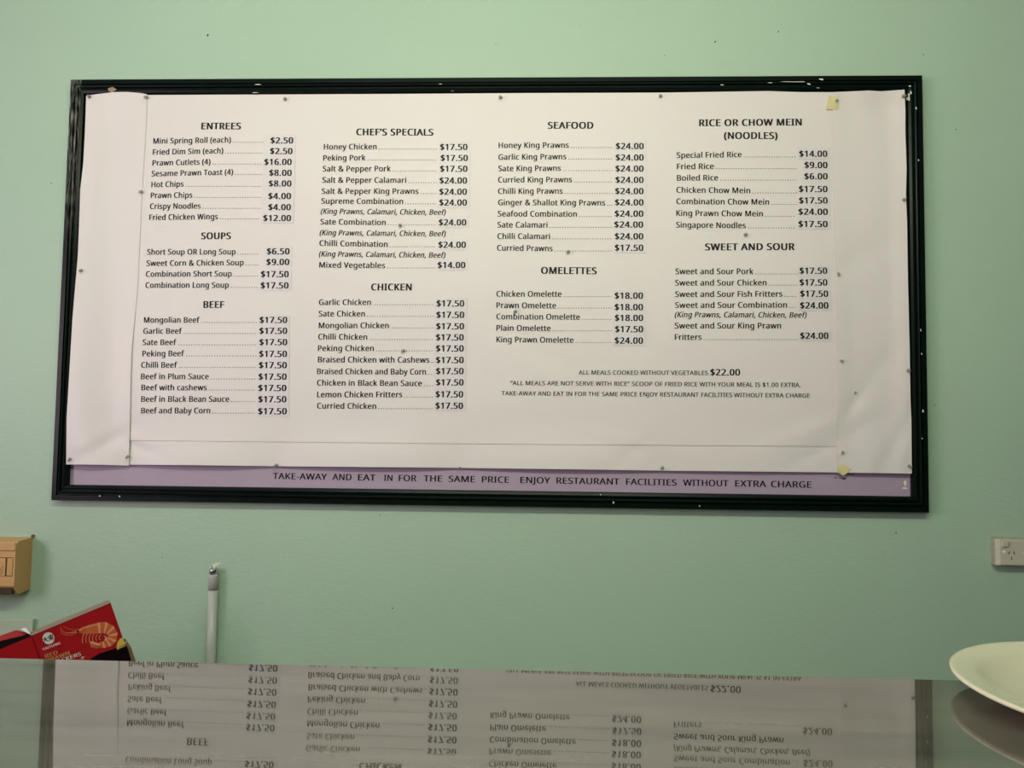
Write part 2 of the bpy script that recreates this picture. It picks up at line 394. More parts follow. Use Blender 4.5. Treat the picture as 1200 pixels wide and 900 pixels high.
# ------------------------------------------------------------------ lettering
# letter shapes: advance and outline loops, capital height = 1000
HUMANIST = {
    ' ': (364, ''),
    '$': (801, '354,940 354,1063 444,1063 444,941 515,936 579,925 637,909 690,889 653,786 606,803 554,817 499,828 444,835 444,553 529,526 598,496 652,463 691,422 715,372 723,308 704,219 650,149 562,100 444,74 444,-81 354,-81 354,69 278,73 204,82 139,96 87,115 87,234 141,213 209,195 282,182 354,176 354,459 270,487 203,518 152,554 116,598 94,650 87,711 95,775 120,829 159,873 213,907 278,929|354,832 308,826 272,814 244,797 223,776 211,750 207,721 211,687 221,659 239,635 266,616 304,599 354,584|444,183 444,430 499,414 540,398 569,379 588,358 599,332 602,300 593,256 564,222 515,197'),
    '&': (1025, '426,1015 351,1009 288,989 237,958 199,915 176,861 168,797 173,748 186,704 207,663 232,625 261,589 290,555 228,516 175,476 132,433 100,384 81,327 74,261 84,179 113,111 159,57 222,18 299,-6 389,-14 463,-10 529,3 587,23 640,49 689,81 734,118 856,0 1022,0 818,199 866,261 905,333 936,414 961,500 836,500 819,436 798,377 771,324 738,277 468,538 547,591 611,650 654,718 668,800 661,863 639,916 603,958 555,989 496,1009|422,915 473,907 513,882 538,846 546,800 537,747 511,701 463,657 392,611 348,660 315,705 295,750 289,798 298,847 326,884 368,907|364,478 317,448 278,418 246,386 223,352 208,312 203,265 216,195 255,141 315,107 394,95 477,103 548,125 607,157 655,195'),
    '(': (420, '198,912 262,1000 378,1000 292,862 230,710 193,550 181,385 186,278 203,171 231,66 269,-34 318,-130 377,-221 262,-221 198,-135 146,-41 106,59 78,164 61,273 56,384 61,497 78,608 106,715 146,817'),
    ')': (420, '102,910 42,1000 158,1000 223,912 275,817 315,715 342,608 359,497 364,384 359,273 342,164 315,59 275,-41 223,-135 158,-221 43,-221 103,-130 151,-34 189,66 217,171 234,278 239,385 234,495 217,604 189,710 151,812'),
    ',': (375, '119,111 127,162 259,162 269,147 255,96 237,41 216,-17 194,-74 171,-129 148,-181 57,-181 71,-126 85,-67 98,-6 109,54'),
    '-': (451, '56,321 56,430 395,430 395,321'),
    '.': (375, '154,164 186,169 220,164 249,148 268,120 275,76 268,32 249,3 220,-14 186,-20 154,-14 126,3 107,32 101,76 107,120 126,148'),
    '0': (801, '292,1000 399,1015 502,1000 585,954 650,880 696,779 723,652 732,501 728,386 714,284 691,196 656,123 610,64 553,21 482,-5 399,-14 297,1 214,48 150,123 104,225 78,352 69,501 77,652 102,779 144,880 207,954|399,910 331,899 278,865 239,808 212,729 197,627 192,501 197,376 212,273 239,193 278,137 331,102 399,91 467,102 520,136 560,192 587,272 603,376 608,501 603,627 587,729 560,808 520,865 467,899'),
    '1': (801, '125,790 395,1000 497,1000 497,0 377,0 377,699 377,736 377,768 378,795 380,820 381,845 382,871 361,850 342,833 321,816 296,794 189,707'),
    '2': (801, '324,1010 385,1014 472,1006 546,982 606,943 651,890 678,825 688,748 680,672 655,601 617,533 566,466 504,397 431,324 223,118 223,112 728,112 728,0 67,0 67,102 329,367 399,438 457,501 502,560 535,617 555,676 562,741 549,814 513,866 456,898 385,909 317,903 257,884 201,854 144,814 78,896 120,928 165,957 214,980 267,999'),
    '3': (801, '286,1006 381,1014 518,996 614,944 671,864 690,766 684,703 665,650 635,605 593,570 542,544 483,527 483,521 588,495 662,445 707,374 721,284 711,202 681,130 629,69 555,24 459,-5 338,-14 262,-11 192,-2 126,15 63,41 63,155 129,128 199,107 270,94 339,90 455,103 533,142 578,205 592,287 584,344 560,389 519,422 464,445 394,459 312,464 216,464 216,569 314,569 390,575 452,592 500,621 536,659 557,705 564,758 552,822 515,870 458,900 382,910 332,908 286,900 244,887 205,870 168,850 130,826 69,910 128,950 201,983'),
    '4': (801, '29,332 500,1006 627,1006 627,338 773,338 773,227 627,227 627,0 508,0 508,227 29,227|515,874 510,874 497,846 482,817 465,788 450,765 150,338 508,338 508,653 509,687 509,719 510,748 511,776 512,802 513,827 514,851'),
    '5': (801, '112,528 150,1000 651,1000 651,888 255,888 231,598 259,603 296,608 338,612 385,613 481,605 563,578 630,536 680,478 711,406 721,319 710,223 676,141 622,75 548,26 456,-4 347,-14 273,-11 202,0 140,17 88,41 88,157 144,129 211,109 281,95 349,91 418,97 478,114 527,144 564,186 588,240 595,307 580,393 535,457 457,497 345,510 303,508 255,503 209,496 174,489'),
    '6': (801, '430,1006 535,1014 566,1013 600,1011 633,1007 658,1001 658,896 631,904 602,909 570,912 538,913 449,905 377,881 319,843 275,793 243,732 221,664 208,589 200,508 209,508 232,540 262,569 297,592 340,611 389,622 445,626 527,617 597,590 655,547 699,487 726,412 735,322 725,225 696,143 649,76 586,27 509,-4 417,-14 348,-7 284,13 226,46 176,94 134,156 103,232 84,322 77,427 80,513 89,598 105,680 130,757 165,828 211,890 270,942 342,981|420,529 359,523 305,502 262,471 229,433 209,390 202,346 205,300 215,255 232,212 256,172 286,138 323,112 366,95 416,90 496,104 559,146 600,219 613,322 601,408 565,473 505,515'),
    '7': (801, '62,888 62,1000 732,1000 732,905 326,0 190,0 601,888'),
    '8': (801, '399,1014 318,1007 246,986 186,952 140,905 111,847 101,776 107,718 124,668 151,624 187,586 229,552 276,522 223,494 174,461 131,421 97,374 76,319 69,255 78,176 107,110 155,57 221,18 304,-6 403,-14 496,-6 576,20 642,60 690,114 721,181 731,259 724,323 701,377 666,423 620,463 567,498 508,529 558,558 604,590 643,627 673,669 692,718 699,775 689,847 660,906 615,953 555,987 482,1007|398,915 328,905 271,877 234,832 221,770 227,723 246,683 275,651 312,624 356,600 405,577 451,599 492,623 527,651 554,684 571,724 577,770 565,832 528,877 471,905|378,472 321,444 275,415 238,382 211,345 195,302 189,254 202,187 241,132 307,96 401,84 491,96 557,132 597,188 611,258 604,304 585,344 554,379 512,410 461,438 401,464'),
    '9': (801, '299,1004 389,1014 458,1007 522,987 580,953 630,905 671,843 702,768 722,678 728,573 725,488 716,403 700,320 675,243 640,172 594,110 535,58 462,19 374,-6 269,-14 239,-13 204,-11 170,-6 143,0 143,105 170,98 202,92 235,88 266,87 356,95 428,119 485,157 529,207 562,266 584,335 597,411 604,490 595,490 571,459 542,431 506,408 464,389 415,378 357,374 277,383 207,410 149,453 106,513 79,587 70,676 80,774 110,857 158,924 221,973|389,910 310,896 247,853 206,780 192,678 204,592 239,526 298,484 384,471 446,477 500,498 544,529 576,567 597,610 604,654 600,699 590,744 574,788 550,828 520,862 483,888 439,905'),
    'A': (895, '0,0 391,1004 504,1004 894,0 763,0 643,310 246,310 127,0|445,874 438,846 431,817 423,790 415,765 408,743 402,724 289,422 605,422 493,724 487,740 479,765 469,795 460,826 452,853'),
    'B': (910, '136,0 136,1000 422,1000 586,986 705,945 777,869 801,752 796,697 779,648 752,606 715,572 668,547 611,531 611,524 671,510 725,487 770,455 805,412 827,355 835,284 824,200 793,130 742,74 673,33 588,8 487,0|427,892 262,892 262,574 447,574 555,585 623,616 659,667 671,738 656,809 613,856 537,883|262,469 454,469 537,464 600,447 646,421 677,387 695,344 700,294 687,218 648,158 576,119 464,106 262,106'),
    'C': (885, '456,1005 566,1014 641,1010 714,999 782,980 842,955 791,849 742,869 688,887 629,899 564,903 488,897 420,876 361,842 311,796 271,738 242,669 224,589 218,500 228,385 257,286 305,205 372,146 458,109 563,97 627,99 688,108 746,120 803,136 803,27 746,8 687,-4 622,-12 545,-14 405,2 290,49 200,125 137,228 98,355 85,501 93,610 117,709 156,796 209,871 277,932 360,977'),
    'D': (1022, '136,0 136,1000 444,1000 585,986 706,944 804,875 877,779 922,658 937,510 921,355 875,228 799,129 696,57 568,14 415,0|426,892 262,892 262,108 398,108 575,133 702,208 779,332 804,506 793,627 760,724 706,798 631,851 537,882'),
    'E': (779, '136,0 136,1000 695,1000 695,889 262,889 262,577 669,577 669,468 262,468 262,111 695,111 695,0'),
    'F': (727, '136,0 136,1000 695,1000 695,889 262,889 262,535 668,535 668,424 262,424 262,0'),
    'G': (1020, '452,998 604,1014 685,1010 763,999 835,980 902,955 854,846 798,868 735,887 667,899 597,903 486,891 392,854 317,795 262,715 228,616 217,500 227,388 256,289 305,208 377,146 472,108 594,95 655,97 706,102 750,110 790,119 790,416 570,416 570,528 916,528 916,38 834,15 752,-1 664,-11 564,-14 421,2 303,48 209,124 141,226 99,352 85,500 101,646 147,772 222,874 324,950'),
    'H': (1038, '136,0 136,1000 262,1000 262,577 775,577 775,1000 901,1000 901,0 775,0 775,466 262,466 262,0'),
    'I': (475, '56,927 56,1000 417,1000 417,927 300,899 300,99 417,73 417,0 56,0 56,73 174,99 174,899'),
    'J': (382, '129,6 129,1000 255,1000 255,15 247,-73 223,-144 184,-198 132,-236 68,-259 -6,-266 -37,-265 -64,-261 -88,-255 -109,-248 -109,-141 -86,-147 -62,-151 -36,-154 -8,-155 26,-152 58,-141 87,-122 109,-92 124,-50'),
    'K': (867, '136,0 136,1000 262,1000 262,507 304,555 347,602 391,650 434,697 704,1000 852,1000 455,564 867,0 718,0 364,478 262,388 262,0'),
    'L': (734, '136,0 136,1000 262,1000 262,112 699,112 699,0'),
    'M': (1270, '136,0 136,1000 322,1000 630,181 636,181 950,1000 1134,1000 1134,0 1010,0 1010,615 1010,664 1011,712 1013,759 1015,803 1018,843 1020,875 1014,875 681,0 577,0 248,877 242,877 245,845 247,805 249,760 251,711 252,659 252,606 252,0'),
    'N': (1064, '136,0 136,1000 282,1000 815,172 821,172 819,200 817,239 815,286 813,338 811,389 811,436 811,1000 929,1000 929,0 782,0 246,831 241,831 244,795 246,754 248,709 250,660 252,610 252,559 252,0'),
    'O': (1094, '406,999 549,1015 687,999 801,952 891,875 956,772 995,647 1008,501 1001,391 979,291 942,203 891,127 826,67 747,22 654,-5 548,-14 438,-5 343,23 264,68 199,128 149,203 113,291 92,392 85,503 98,647 136,772 199,874 289,951|549,905 446,893 362,856 298,798 254,718 227,619 218,501 227,384 254,284 298,204 362,144 445,107 548,95 651,107 733,144 796,204 840,284 867,384 875,501 856,670 797,798 696,878'),
    'P': (847, '136,0 136,1000 401,1000 570,981 686,923 754,830 776,706 771,645 756,588 729,534 689,486 635,446 566,415 480,396 377,389 262,389 262,0|389,892 262,892 262,497 363,497 450,502 521,518 576,544 615,583 638,634 646,700 630,785 584,845 505,880'),
    'Q': (1094, '406,999 549,1015 687,999 801,952 891,875 956,772 995,647 1008,501 1000,385 975,280 935,188 878,112 806,53 717,11 957,-238 776,-238 583,-13 574,-13 565,-13 556,-14 548,-14 438,-5 343,23 264,68 199,128 149,203 113,291 92,392 85,503 98,647 136,772 199,874 289,951|549,905 446,893 362,856 298,798 254,718 227,619 218,501 227,384 254,284 298,204 362,144 445,107 548,95 651,107 733,144 796,204 840,284 867,384 875,501 856,670 797,798 696,878'),
    'R': (871, '136,0 136,1000 412,1000 525,992 617,968 687,929 737,874 766,803 776,716 769,643 746,583 713,535 672,498 625,470 576,448 850,0 703,0 461,413 262,413 262,0|405,891 262,891 262,520 412,520 517,532 590,568 632,628 646,710 639,769 620,815 587,849 541,873 480,886'),
    'S': (769, '315,1006 403,1014 482,1010 555,999 620,981 679,958 640,850 586,871 527,888 465,900 401,903 343,899 296,885 259,863 232,834 217,798 211,758 217,711 232,674 260,642 301,613 357,586 430,556 511,523 579,487 633,446 672,398 695,339 703,268 692,185 660,116 607,60 536,20 448,-6 346,-14 291,-13 239,-8 190,-2 146,8 106,19 71,34 71,154 128,133 197,113 273,100 352,95 420,100 476,115 520,139 552,171 571,210 577,256 572,301 556,339 527,371 484,401 423,431 342,462 281,487 229,513 185,543 148,576 120,613 100,655 88,704 84,759 94,833 125,896 173,946 237,983'),
    'T': (779, '14,889 14,1000 763,1000 763,889 452,889 452,0 326,0 326,889'),
    'U': (1024, '126,356 126,1000 252,1000 252,352 268,243 317,162 399,112 514,95 596,103 662,128 711,167 745,219 765,282 772,353 772,1000 896,1000 896,353 886,254 854,166 801,91 726,34 628,-2 507,-14 343,11 223,88 150,205'),
    'V': (840, '357,0 0,1000 132,1000 357,359 371,319 384,280 394,243 404,208 413,174 420,140 428,174 436,209 446,244 457,282 470,320 483,361 707,1000 840,1000 483,0'),
    'W': (1303, '282,0 17,1000 148,1000 304,389 312,357 319,326 326,294 333,264 338,234 343,206 347,178 352,151 356,180 361,209 366,239 373,270 380,301 388,333 396,365 405,396 581,1000 711,1000 895,392 904,360 913,327 921,295 929,263 935,233 940,204 945,176 950,151 954,187 961,225 968,264 978,305 988,348 999,391 1153,1000 1284,1000 1018,0 891,0 696,655 688,685 679,716 671,746 664,775 657,801 652,823 648,841 646,853 644,841 641,823 636,801 630,775 623,746 616,715 607,683 598,651 409,0'),
    'X': (821, '338,521 27,1000 167,1000 412,608 658,1000 791,1000 482,524 815,0 672,0 408,434 139,0 6,0'),
    'Y': (793, '333,382 0,1000 137,1000 396,508 657,1000 793,1000 459,388 459,0 333,0'),
    'Z': (801, '70,888 70,1000 732,1000 732,905 206,112 746,112 746,0 53,0 53,95 580,888'),
    'a': (786, '403,763 332,759 263,744 201,724 147,699 185,606 233,628 284,646 339,659 396,664 462,655 511,627 542,577 552,497 552,452 424,448 265,429 153,382 86,308 64,209 72,140 95,83 132,40 180,10 237,-8 301,-14 359,-11 408,-1 450,15 487,39 520,69 553,106 559,106 583,0 672,0 672,511 656,625 606,703 523,748|440,363 321,349 246,318 205,271 192,207 202,153 230,115 274,93 329,85 416,99 487,138 535,205 550,300 550,367'),
    'b': (861, '119,0 119,1064 242,1064 242,805 242,759 240,716 238,679 235,651 242,651 280,695 331,731 395,755 475,763 601,739 700,666 763,545 784,375 775,257 746,160 699,84 637,29 562,-3 475,-14 395,-6 331,18 280,54 242,95 232,95 207,0|454,661 544,643 607,590 644,501 657,377 644,253 607,162 545,107 457,88 353,107 288,162 254,252 242,374 242,380 247,468 262,539 288,593 328,631 382,654'),
    'c': (672, '333,755 429,765 485,762 539,753 588,740 626,724 588,622 552,634 510,646 466,654 426,657 357,649 301,625 258,585 228,529 210,459 204,373 210,290 228,220 258,165 300,125 353,100 419,92 477,96 527,105 572,119 613,136 613,27 574,9 530,-4 480,-11 420,-14 326,-4 243,27 174,78 121,153 88,250 77,371 89,497 123,597 178,672 249,724'),
    'd': (861, '619,765 619,1064 742,1064 742,0 643,0 625,101 619,101 594,70 564,43 529,19 488,1 440,-10 385,-14 259,10 161,83 98,205 77,374 98,544 162,666 260,740 387,765 442,761 489,750 529,733 564,710 594,683 619,654 627,654 626,677 623,708 620,740|403,662 316,643 254,583 217,491 204,371 217,252 254,162 317,107 405,88 506,105 572,153 608,235 620,350 620,373 609,496 574,588 508,644'),
    'e': (790, '409,765 316,753 235,717 168,659 118,581 87,484 77,370 88,255 123,159 177,84 250,29 338,-3 438,-14 510,-11 571,-2 628,13 685,35 685,143 627,121 571,104 511,94 444,91 344,108 270,158 222,239 204,352 718,352 718,426 709,522 681,604 636,672 575,723 499,754|408,664 465,657 511,637 545,604 570,562 585,510 590,450 207,450 227,539 268,607 329,650'),
    'f': (482, '325,1064 396,1071 439,1070 478,1064 513,1055 542,1046 510,950 486,957 458,964 428,969 398,971 344,960 306,929 283,876 276,800 276,751 465,751 465,655 276,655 276,0 153,0 153,655 21,655 21,713 153,755 153,798 160,886 181,955 217,1007 265,1043'),
    'g': (861, '385,765 256,738 159,659 98,535 77,374 98,211 159,88 257,12 387,-14 459,-7 522,14 575,49 619,99 625,99 623,82 622,55 621,27 620,7 620,-22 607,-110 565,-177 499,-220 413,-234 334,-230 261,-218 194,-200 136,-175 136,-289 193,-309 257,-324 328,-333 406,-336 511,-327 595,-300 660,-254 706,-191 733,-110 742,-13 742,751 644,751 627,651 620,651 574,701 519,737 456,758|402,661 344,653 295,627 256,586 228,529 210,458 204,373 217,250 256,160 318,105 405,87 458,91 503,102 540,120 570,148 593,184 609,228 619,282 622,345 622,374 616,466 599,539 569,594 527,632 471,654'),
    'h': (866, '119,0 119,1064 242,1064 242,752 242,725 240,697 238,671 235,647 244,647 271,683 304,711 342,734 385,750 431,760 478,763 561,756 630,735 683,698 721,646 744,576 752,489 752,0 630,0 630,480 620,560 590,616 537,650 462,661 387,653 331,630 290,591 263,537 247,469 242,388 242,0'),
    'i': (361, '119,0 119,751 242,751 242,0|182,1032 154,1027 130,1013 114,989 109,954 114,919 130,895 154,880 182,875 209,880 232,895 248,919 254,954 248,989 232,1013 209,1027'),
    'j': (361, '119,-116 119,751 242,751 242,-112 237,-177 220,-232 192,-277 151,-310 98,-329 31,-336 -2,-335 -31,-331 -56,-326 -77,-319 -77,-220 -56,-225 -34,-230 -10,-233 15,-234 56,-228 90,-209 112,-174|154,1027 182,1032 209,1027 232,1013 248,989 254,954 248,919 232,895 209,880 182,875 154,880 130,895 114,919 109,954 114,989 130,1013'),
    'k': (748, '119,0 119,1064 241,1064 241,508 240,482 239,450 237,416 235,387 241,387 251,400 266,419 283,440 300,461 317,481 331,497 570,751 714,751 410,430 735,0 587,0 326,350 241,276 241,0'),
    'l': (361, '119,0 119,1064 242,1064 242,0'),
    'm': (1310, '421,762 465,765 545,757 610,734 660,695 695,639 702,639 746,695 805,734 872,757 943,765 1054,748 1133,700 1180,614 1196,489 1196,0 1074,0 1074,483 1065,561 1037,616 990,650 922,661 828,645 765,598 730,521 718,415 718,0 597,0 597,483 592,537 580,582 559,617 529,641 491,656 443,661 375,653 324,630 286,591 261,538 247,471 242,389 242,0 119,0 119,751 218,751 237,648 244,648 270,684 302,714 338,736 378,752'),
    'n': (866, '480,765 433,762 388,752 345,736 306,714 272,684 244,648 237,648 218,751 119,751 119,0 242,0 242,389 254,506 290,591 357,644 462,661 537,650 590,616 620,560 630,480 630,0 752,0 752,489 735,614 683,700 598,748'),
    'o': (847, '325,753 426,765 522,753 606,719 675,664 728,588 761,492 772,377 766,288 747,211 717,144 677,88 627,44 567,12 498,-8 422,-14 350,-8 284,12 225,44 175,88 134,144 103,211 84,288 77,377 88,492 119,588 170,664 239,719|423,661 324,642 256,585 217,495 204,377 210,294 228,223 257,166 300,123 355,97 424,88 493,97 549,123 592,166 621,223 638,294 644,377 638,460 620,529 591,585 548,627 493,652'),
    'p': (861, '476,765 420,761 372,749 331,731 296,707 267,679 242,648 237,648 220,751 119,751 119,-336 242,-336 242,-28 242,1 239,35 237,68 234,95 242,95 267,67 296,41 331,19 373,1 421,-10 475,-14 562,-3 638,30 700,85 746,162 775,259 784,377 763,547 700,668 601,741|454,661 544,642 607,584 644,494 657,378 651,299 635,229 608,171 569,126 519,98 457,88 384,97 328,122 288,163 262,220 247,291 242,377 242,401 249,481 265,546 292,596 332,632 386,654'),
    'q': (861, '301,754 387,765 467,756 531,731 581,694 620,648 626,648 644,751 742,751 742,-336 619,-336 619,-15 619,12 620,43 623,75 626,101 618,101 579,57 529,20 464,-6 382,-14 259,10 162,83 98,205 77,374 87,492 116,590 163,666 225,721|403,662 315,643 254,583 217,491 204,371 217,253 254,163 317,107 406,88 476,95 530,116 571,152 598,202 614,268 620,347 620,373 609,498 573,589 507,644'),
    'r': (578, '469,765 419,760 374,744 333,721 297,690 266,654 239,613 234,613 220,751 119,751 119,0 242,0 242,401 247,455 260,504 281,547 308,583 341,613 378,634 418,648 461,653 481,652 502,650 523,647 542,643 557,756 538,760 515,763 491,764'),
    's': (671, '239,752 353,765 419,761 481,751 539,735 592,714 550,616 502,634 451,650 398,660 345,664 278,658 229,639 199,610 189,573 194,544 207,520 232,499 268,478 318,456 382,430 449,403 504,375 549,344 581,307 601,262 608,207 599,140 571,85 527,42 468,11 394,-8 308,-14 235,-11 173,-1 120,14 73,34 73,146 122,124 181,104 246,90 311,85 392,93 447,116 478,151 489,196 485,223 473,246 452,269 418,291 370,315 304,342 236,370 179,398 133,429 99,465 78,510 71,566 91,650 149,713'),
    't': (506, '130,763 179,923 252,923 252,751 469,751 469,655 252,655 252,221 260,162 285,120 323,95 370,87 398,88 427,92 454,97 475,102 475,8 451,-1 419,-8 383,-12 349,-14 292,-9 240,6 195,34 160,77 137,138 129,218 129,655 22,655 22,714'),
    'u': (866, '111,259 111,751 235,751 235,268 245,189 276,133 328,99 402,88 477,96 534,120 576,159 603,212 618,280 623,360 623,751 746,751 746,0 646,0 627,99 622,99 595,64 560,35 521,13 478,-2 432,-11 384,-14 301,-7 233,15 180,51 141,104 118,173'),
    'v': (711, '284,0 0,751 132,751 291,308 303,276 315,239 327,203 338,167 346,136 352,109 357,109 364,136 373,168 384,204 397,241 409,277 420,308 580,751 711,751 426,0'),
    'w': (1101, '221,1 15,752 143,752 246,352 257,311 268,270 277,229 285,191 291,157 296,127 301,127 306,146 311,169 317,195 323,223 329,251 337,279 344,305 352,329 485,752 619,752 748,329 758,296 768,261 778,225 787,190 794,157 798,129 804,129 808,156 814,188 823,226 833,267 843,309 854,352 959,752 1085,752 877,1 732,1 604,424 595,454 587,482 579,511 572,537 566,562 560,585 555,606 552,623 546,623 543,606 539,585 533,562 527,536 521,509 513,481 505,452 496,423 361,1'),
    'x': (741, '297,384 38,751 178,751 371,468 563,751 702,751 443,384 716,0 576,0 371,300 164,0 25,0'),
    'y': (714, '1,751 304,-3 265,-102 248,-140 227,-173 202,-200 173,-219 138,-231 98,-235 75,-235 53,-232 32,-230 15,-227 15,-325 35,-329 59,-333 86,-335 118,-336 185,-329 242,-307 289,-273 328,-226 362,-169 391,-104 714,751 581,751 429,325 409,268 391,211 375,159 364,119 359,119 352,150 343,183 333,216 321,251 309,286 296,324 133,751'),
    'z': (658, '78,655 78,751 594,751 594,658 196,95 604,95 604,0 55,0 55,81 458,655'),
    '’': (245, '81,962 87,1000 218,1000 228,985 214,933 196,878 176,821 153,764 130,709 108,657 17,657 27,697 37,741 47,786 57,831 65,876 74,920'),
    '“': (503, '372,948 395,1000 486,1000 473,945 459,885 446,824 434,765 424,708 416,657 283,657 273,672 287,723 305,778 326,835 349,892|115,948 137,1000 227,1000 214,945 200,885 187,824 175,765 165,708 157,657 25,657 17,672 31,723 49,778 70,835 92,892'),
    '”': (503, '336,948 345,1000 476,1000 486,985 472,933 454,878 433,821 411,764 388,709 366,657 273,657 287,712 300,771 313,832 326,891|79,962 85,1000 217,1000 227,985 213,933 195,878 174,821 152,764 129,709 106,657 17,657 27,697 36,741 46,786 55,831 64,876 72,920'),
}
GROTESQUE = {
    '+': (891, '389,67 389,715 501,715 501,67|121,338 121,444 768,444 768,338'),
    '0': (891, '343,998 446,1013 548,998 635,952 704,878 755,776 786,649 797,499 786,349 755,223 705,122 636,47 549,2 446,-13 342,2 255,47 186,122 135,223 104,349 94,499 104,649 136,776 187,878 256,952|446,903 377,891 320,855 275,797 242,717 222,618 215,499 222,382 242,283 275,203 320,145 377,109 446,97 513,109 570,145 616,203 649,283 669,382 676,499 669,618 649,717 616,797 570,855 513,891'),
    '2': (891, '357,1004 442,1013 527,1004 601,976 663,932 710,875 739,808 749,732 744,677 729,624 702,569 660,508 602,437 525,353 300,119 300,111 765,111 765,0 126,0 126,93 460,450 513,506 555,555 587,600 611,642 625,685 630,730 623,780 605,823 575,857 537,883 491,898 440,903 385,897 339,880 301,851 273,813 255,766 250,711 129,711 139,796 169,869 218,930 281,976'),
    '5': (891, '132,497 189,1000 720,1000 720,889 296,889 263,593 268,593 305,619 349,639 399,651 451,656 517,649 578,631 632,601 678,561 716,511 745,454 763,390 768,321 758,229 725,149 674,81 607,30 526,-3 435,-13 350,-5 275,22 212,64 163,118 130,183 117,256 240,256 250,213 271,175 302,143 341,118 385,103 435,98 492,105 543,127 585,160 617,205 638,258 644,319 637,380 616,435 583,480 540,515 488,537 428,544 378,540 329,528 285,508 252,483'),
    'G': (1023, '400,998 521,1013 597,1008 669,990 735,961 793,922 842,874 883,818 913,755 932,685 802,685 784,732 761,773 733,809 700,839 662,864 620,882 573,892 521,896 436,884 360,850 295,793 246,715 214,617 203,499 214,382 246,285 296,207 362,150 440,116 528,104 608,113 678,140 735,183 779,242 806,314 815,398 854,391 556,391 556,503 940,503 940,393 926,278 886,179 823,97 740,37 641,-1 528,-13 403,2 294,49 204,125 136,227 93,353 79,499 93,647 136,773 203,875 293,951'),
}

_cache = {}
def letter(ch, table):
    k = (ch, id(table))
    if k in _cache: return _cache[k]
    adv, loops = table[ch]; V, Fc = [], []
    if loops:
        c = bpy.data.curves.new('letter', 'CURVE'); c.dimensions = '2D'; c.fill_mode = 'FRONT'
        for lp in loops.split('|'):
            pts = [tuple(int(q) / 1000 for q in p.split(',')) for p in lp.split(' ')]
            sp = c.splines.new('POLY'); sp.points.add(len(pts) - 1); sp.use_cyclic_u = True
            for i, p in enumerate(pts): sp.points[i].co = (p[0], p[1], 0, 1)
        o = bpy.data.objects.new('letter', c); me = bpy.data.meshes.new_from_object(o)
        V = [(v.co.x, v.co.y) for v in me.vertices]; Fc = [tuple(p.vertices) for p in me.polygons]
        bpy.data.objects.remove(o); bpy.data.curves.remove(c); bpy.data.meshes.remove(me)
    _cache[k] = (adv / 1000, V, Fc); return _cache[k]
def glyphs(s, bold=0.0, shear=0.0, table=None):
    """bold: extra stroke width in capital heights"""
    table = table or HUMANIST
    k = (s, bold, shear, id(table))
    if k in _cache: return _cache[k]
    VV, FF = [], []; x = 0
    for ch in s:
        adv, V, Fc = letter(ch, table)
        for dx in ((0,) if not bold else (-bold / 2, bold / 2)):
            b0 = len(VV); VV += [(x + vx + dx + shear * vy, vy) for vx, vy in V]; FF += [tuple(i + b0 for i in f) for f in Fc]
        x += adv + bold * .6
    _cache[k] = (VV, FF); return VV, FF
def glyphs_native(s):
    c = bpy.data.curves.new('lettering', 'FONT'); c.body = s; c.size = 1; c.resolution_u = 2; c.fill_mode = 'FRONT'
    o = bpy.data.objects.new('lettering', c)
    me = bpy.data.meshes.new_from_object(o)
    vs = [(v.co.x, v.co.y) for v in me.vertices]; fs = [tuple(p.vertices) for p in me.polygons]
    bpy.data.objects.remove(o); bpy.data.curves.remove(c); bpy.data.meshes.remove(me)
    h = max(v[1] for v in vs); return [(a / h, b_ / h) for a, b_ in vs], fs
CAPH = 1.0
def text_mesh(name, runs, place, material, parent, **props):
    """runs: list of (string, x0,y0,x1,y1 pixels of the baseline, cap height m, bold, shear); place(px,py,dx?) maps to world"""
    V, Fc = [], []
    for (s, x0, y0, x1, y1, cap, bold, shear) in runs:
        if s == '.':                                     # leader dots
            n = max(2, int(round((x1 - x0) / 2.95))); rr = 0.00128
            for k in range(n):
                f = (k + .5) / n; p = place(x0 + f * (x1 - x0), y0 + f * (y1 - y0), 0)
                b0 = len(V)
                for a in range(6):
                    an = -2 * pi * a / 6; V.append((p.x + rr * cos(an), p.y, p.z + rr * .2 + rr * sin(an)))
                Fc.append(tuple(range(b0, b0 + 6)))
            continue
        vs, fs = glyphs(s, bold, shear, HUMANIST)
        xs = [v[0] for v in vs]; a, b_ = min(xs), max(xs); b0 = len(V)
        for vx, vy in vs:
            f = (vx - a) / (b_ - a); p = place(x0 + f * (x1 - x0), y0 + f * (y1 - y0), vy / CAPH * cap); V.append(p)
        Fc += [tuple(i + b0 for i in f) for f in fs]
    me = bpy.data.meshes.new(name); me.from_pydata([tuple(v) for v in V], [], Fc); me.update()
    return obj(name, me, material, parent, **props)
def place_paper(off):
    def f(px, py, h):
        q = at(px, py, 0); q2 = Vector((q.x, 0, q.z + h)); px2, py2 = proj(q2)
        return at(px2, py2, depth(px2, py2) - off)
    return f
def place_flat(Y):
    def f(px, py, h):
        q = at(px, py, Y); return Vector((q.x, Y, q.z + h))
    return f
PP = place_paper(.0009); PS = place_paper(.0020)
MPX = 0.00237
CI, CPR, CH, CN = 6.7 * MPX, 7.25 * MPX, 8.0 * MPX, 4.9 * MPX
def Z(ox, oy, s): return lambda x, y: (ox + x / s, oy + y / s)
def heading(z, s, x0, x1, y0, y1=None):
    a = z(x0, y0); b_ = z(x1, y1 if y1 is not None else y0)
    text_mesh('heading', [(s, a[0], a[1] - .5, b_[0], b_[1] - .5, CH, .13, 0)], PP, M['ink'], paper)
prices = {}
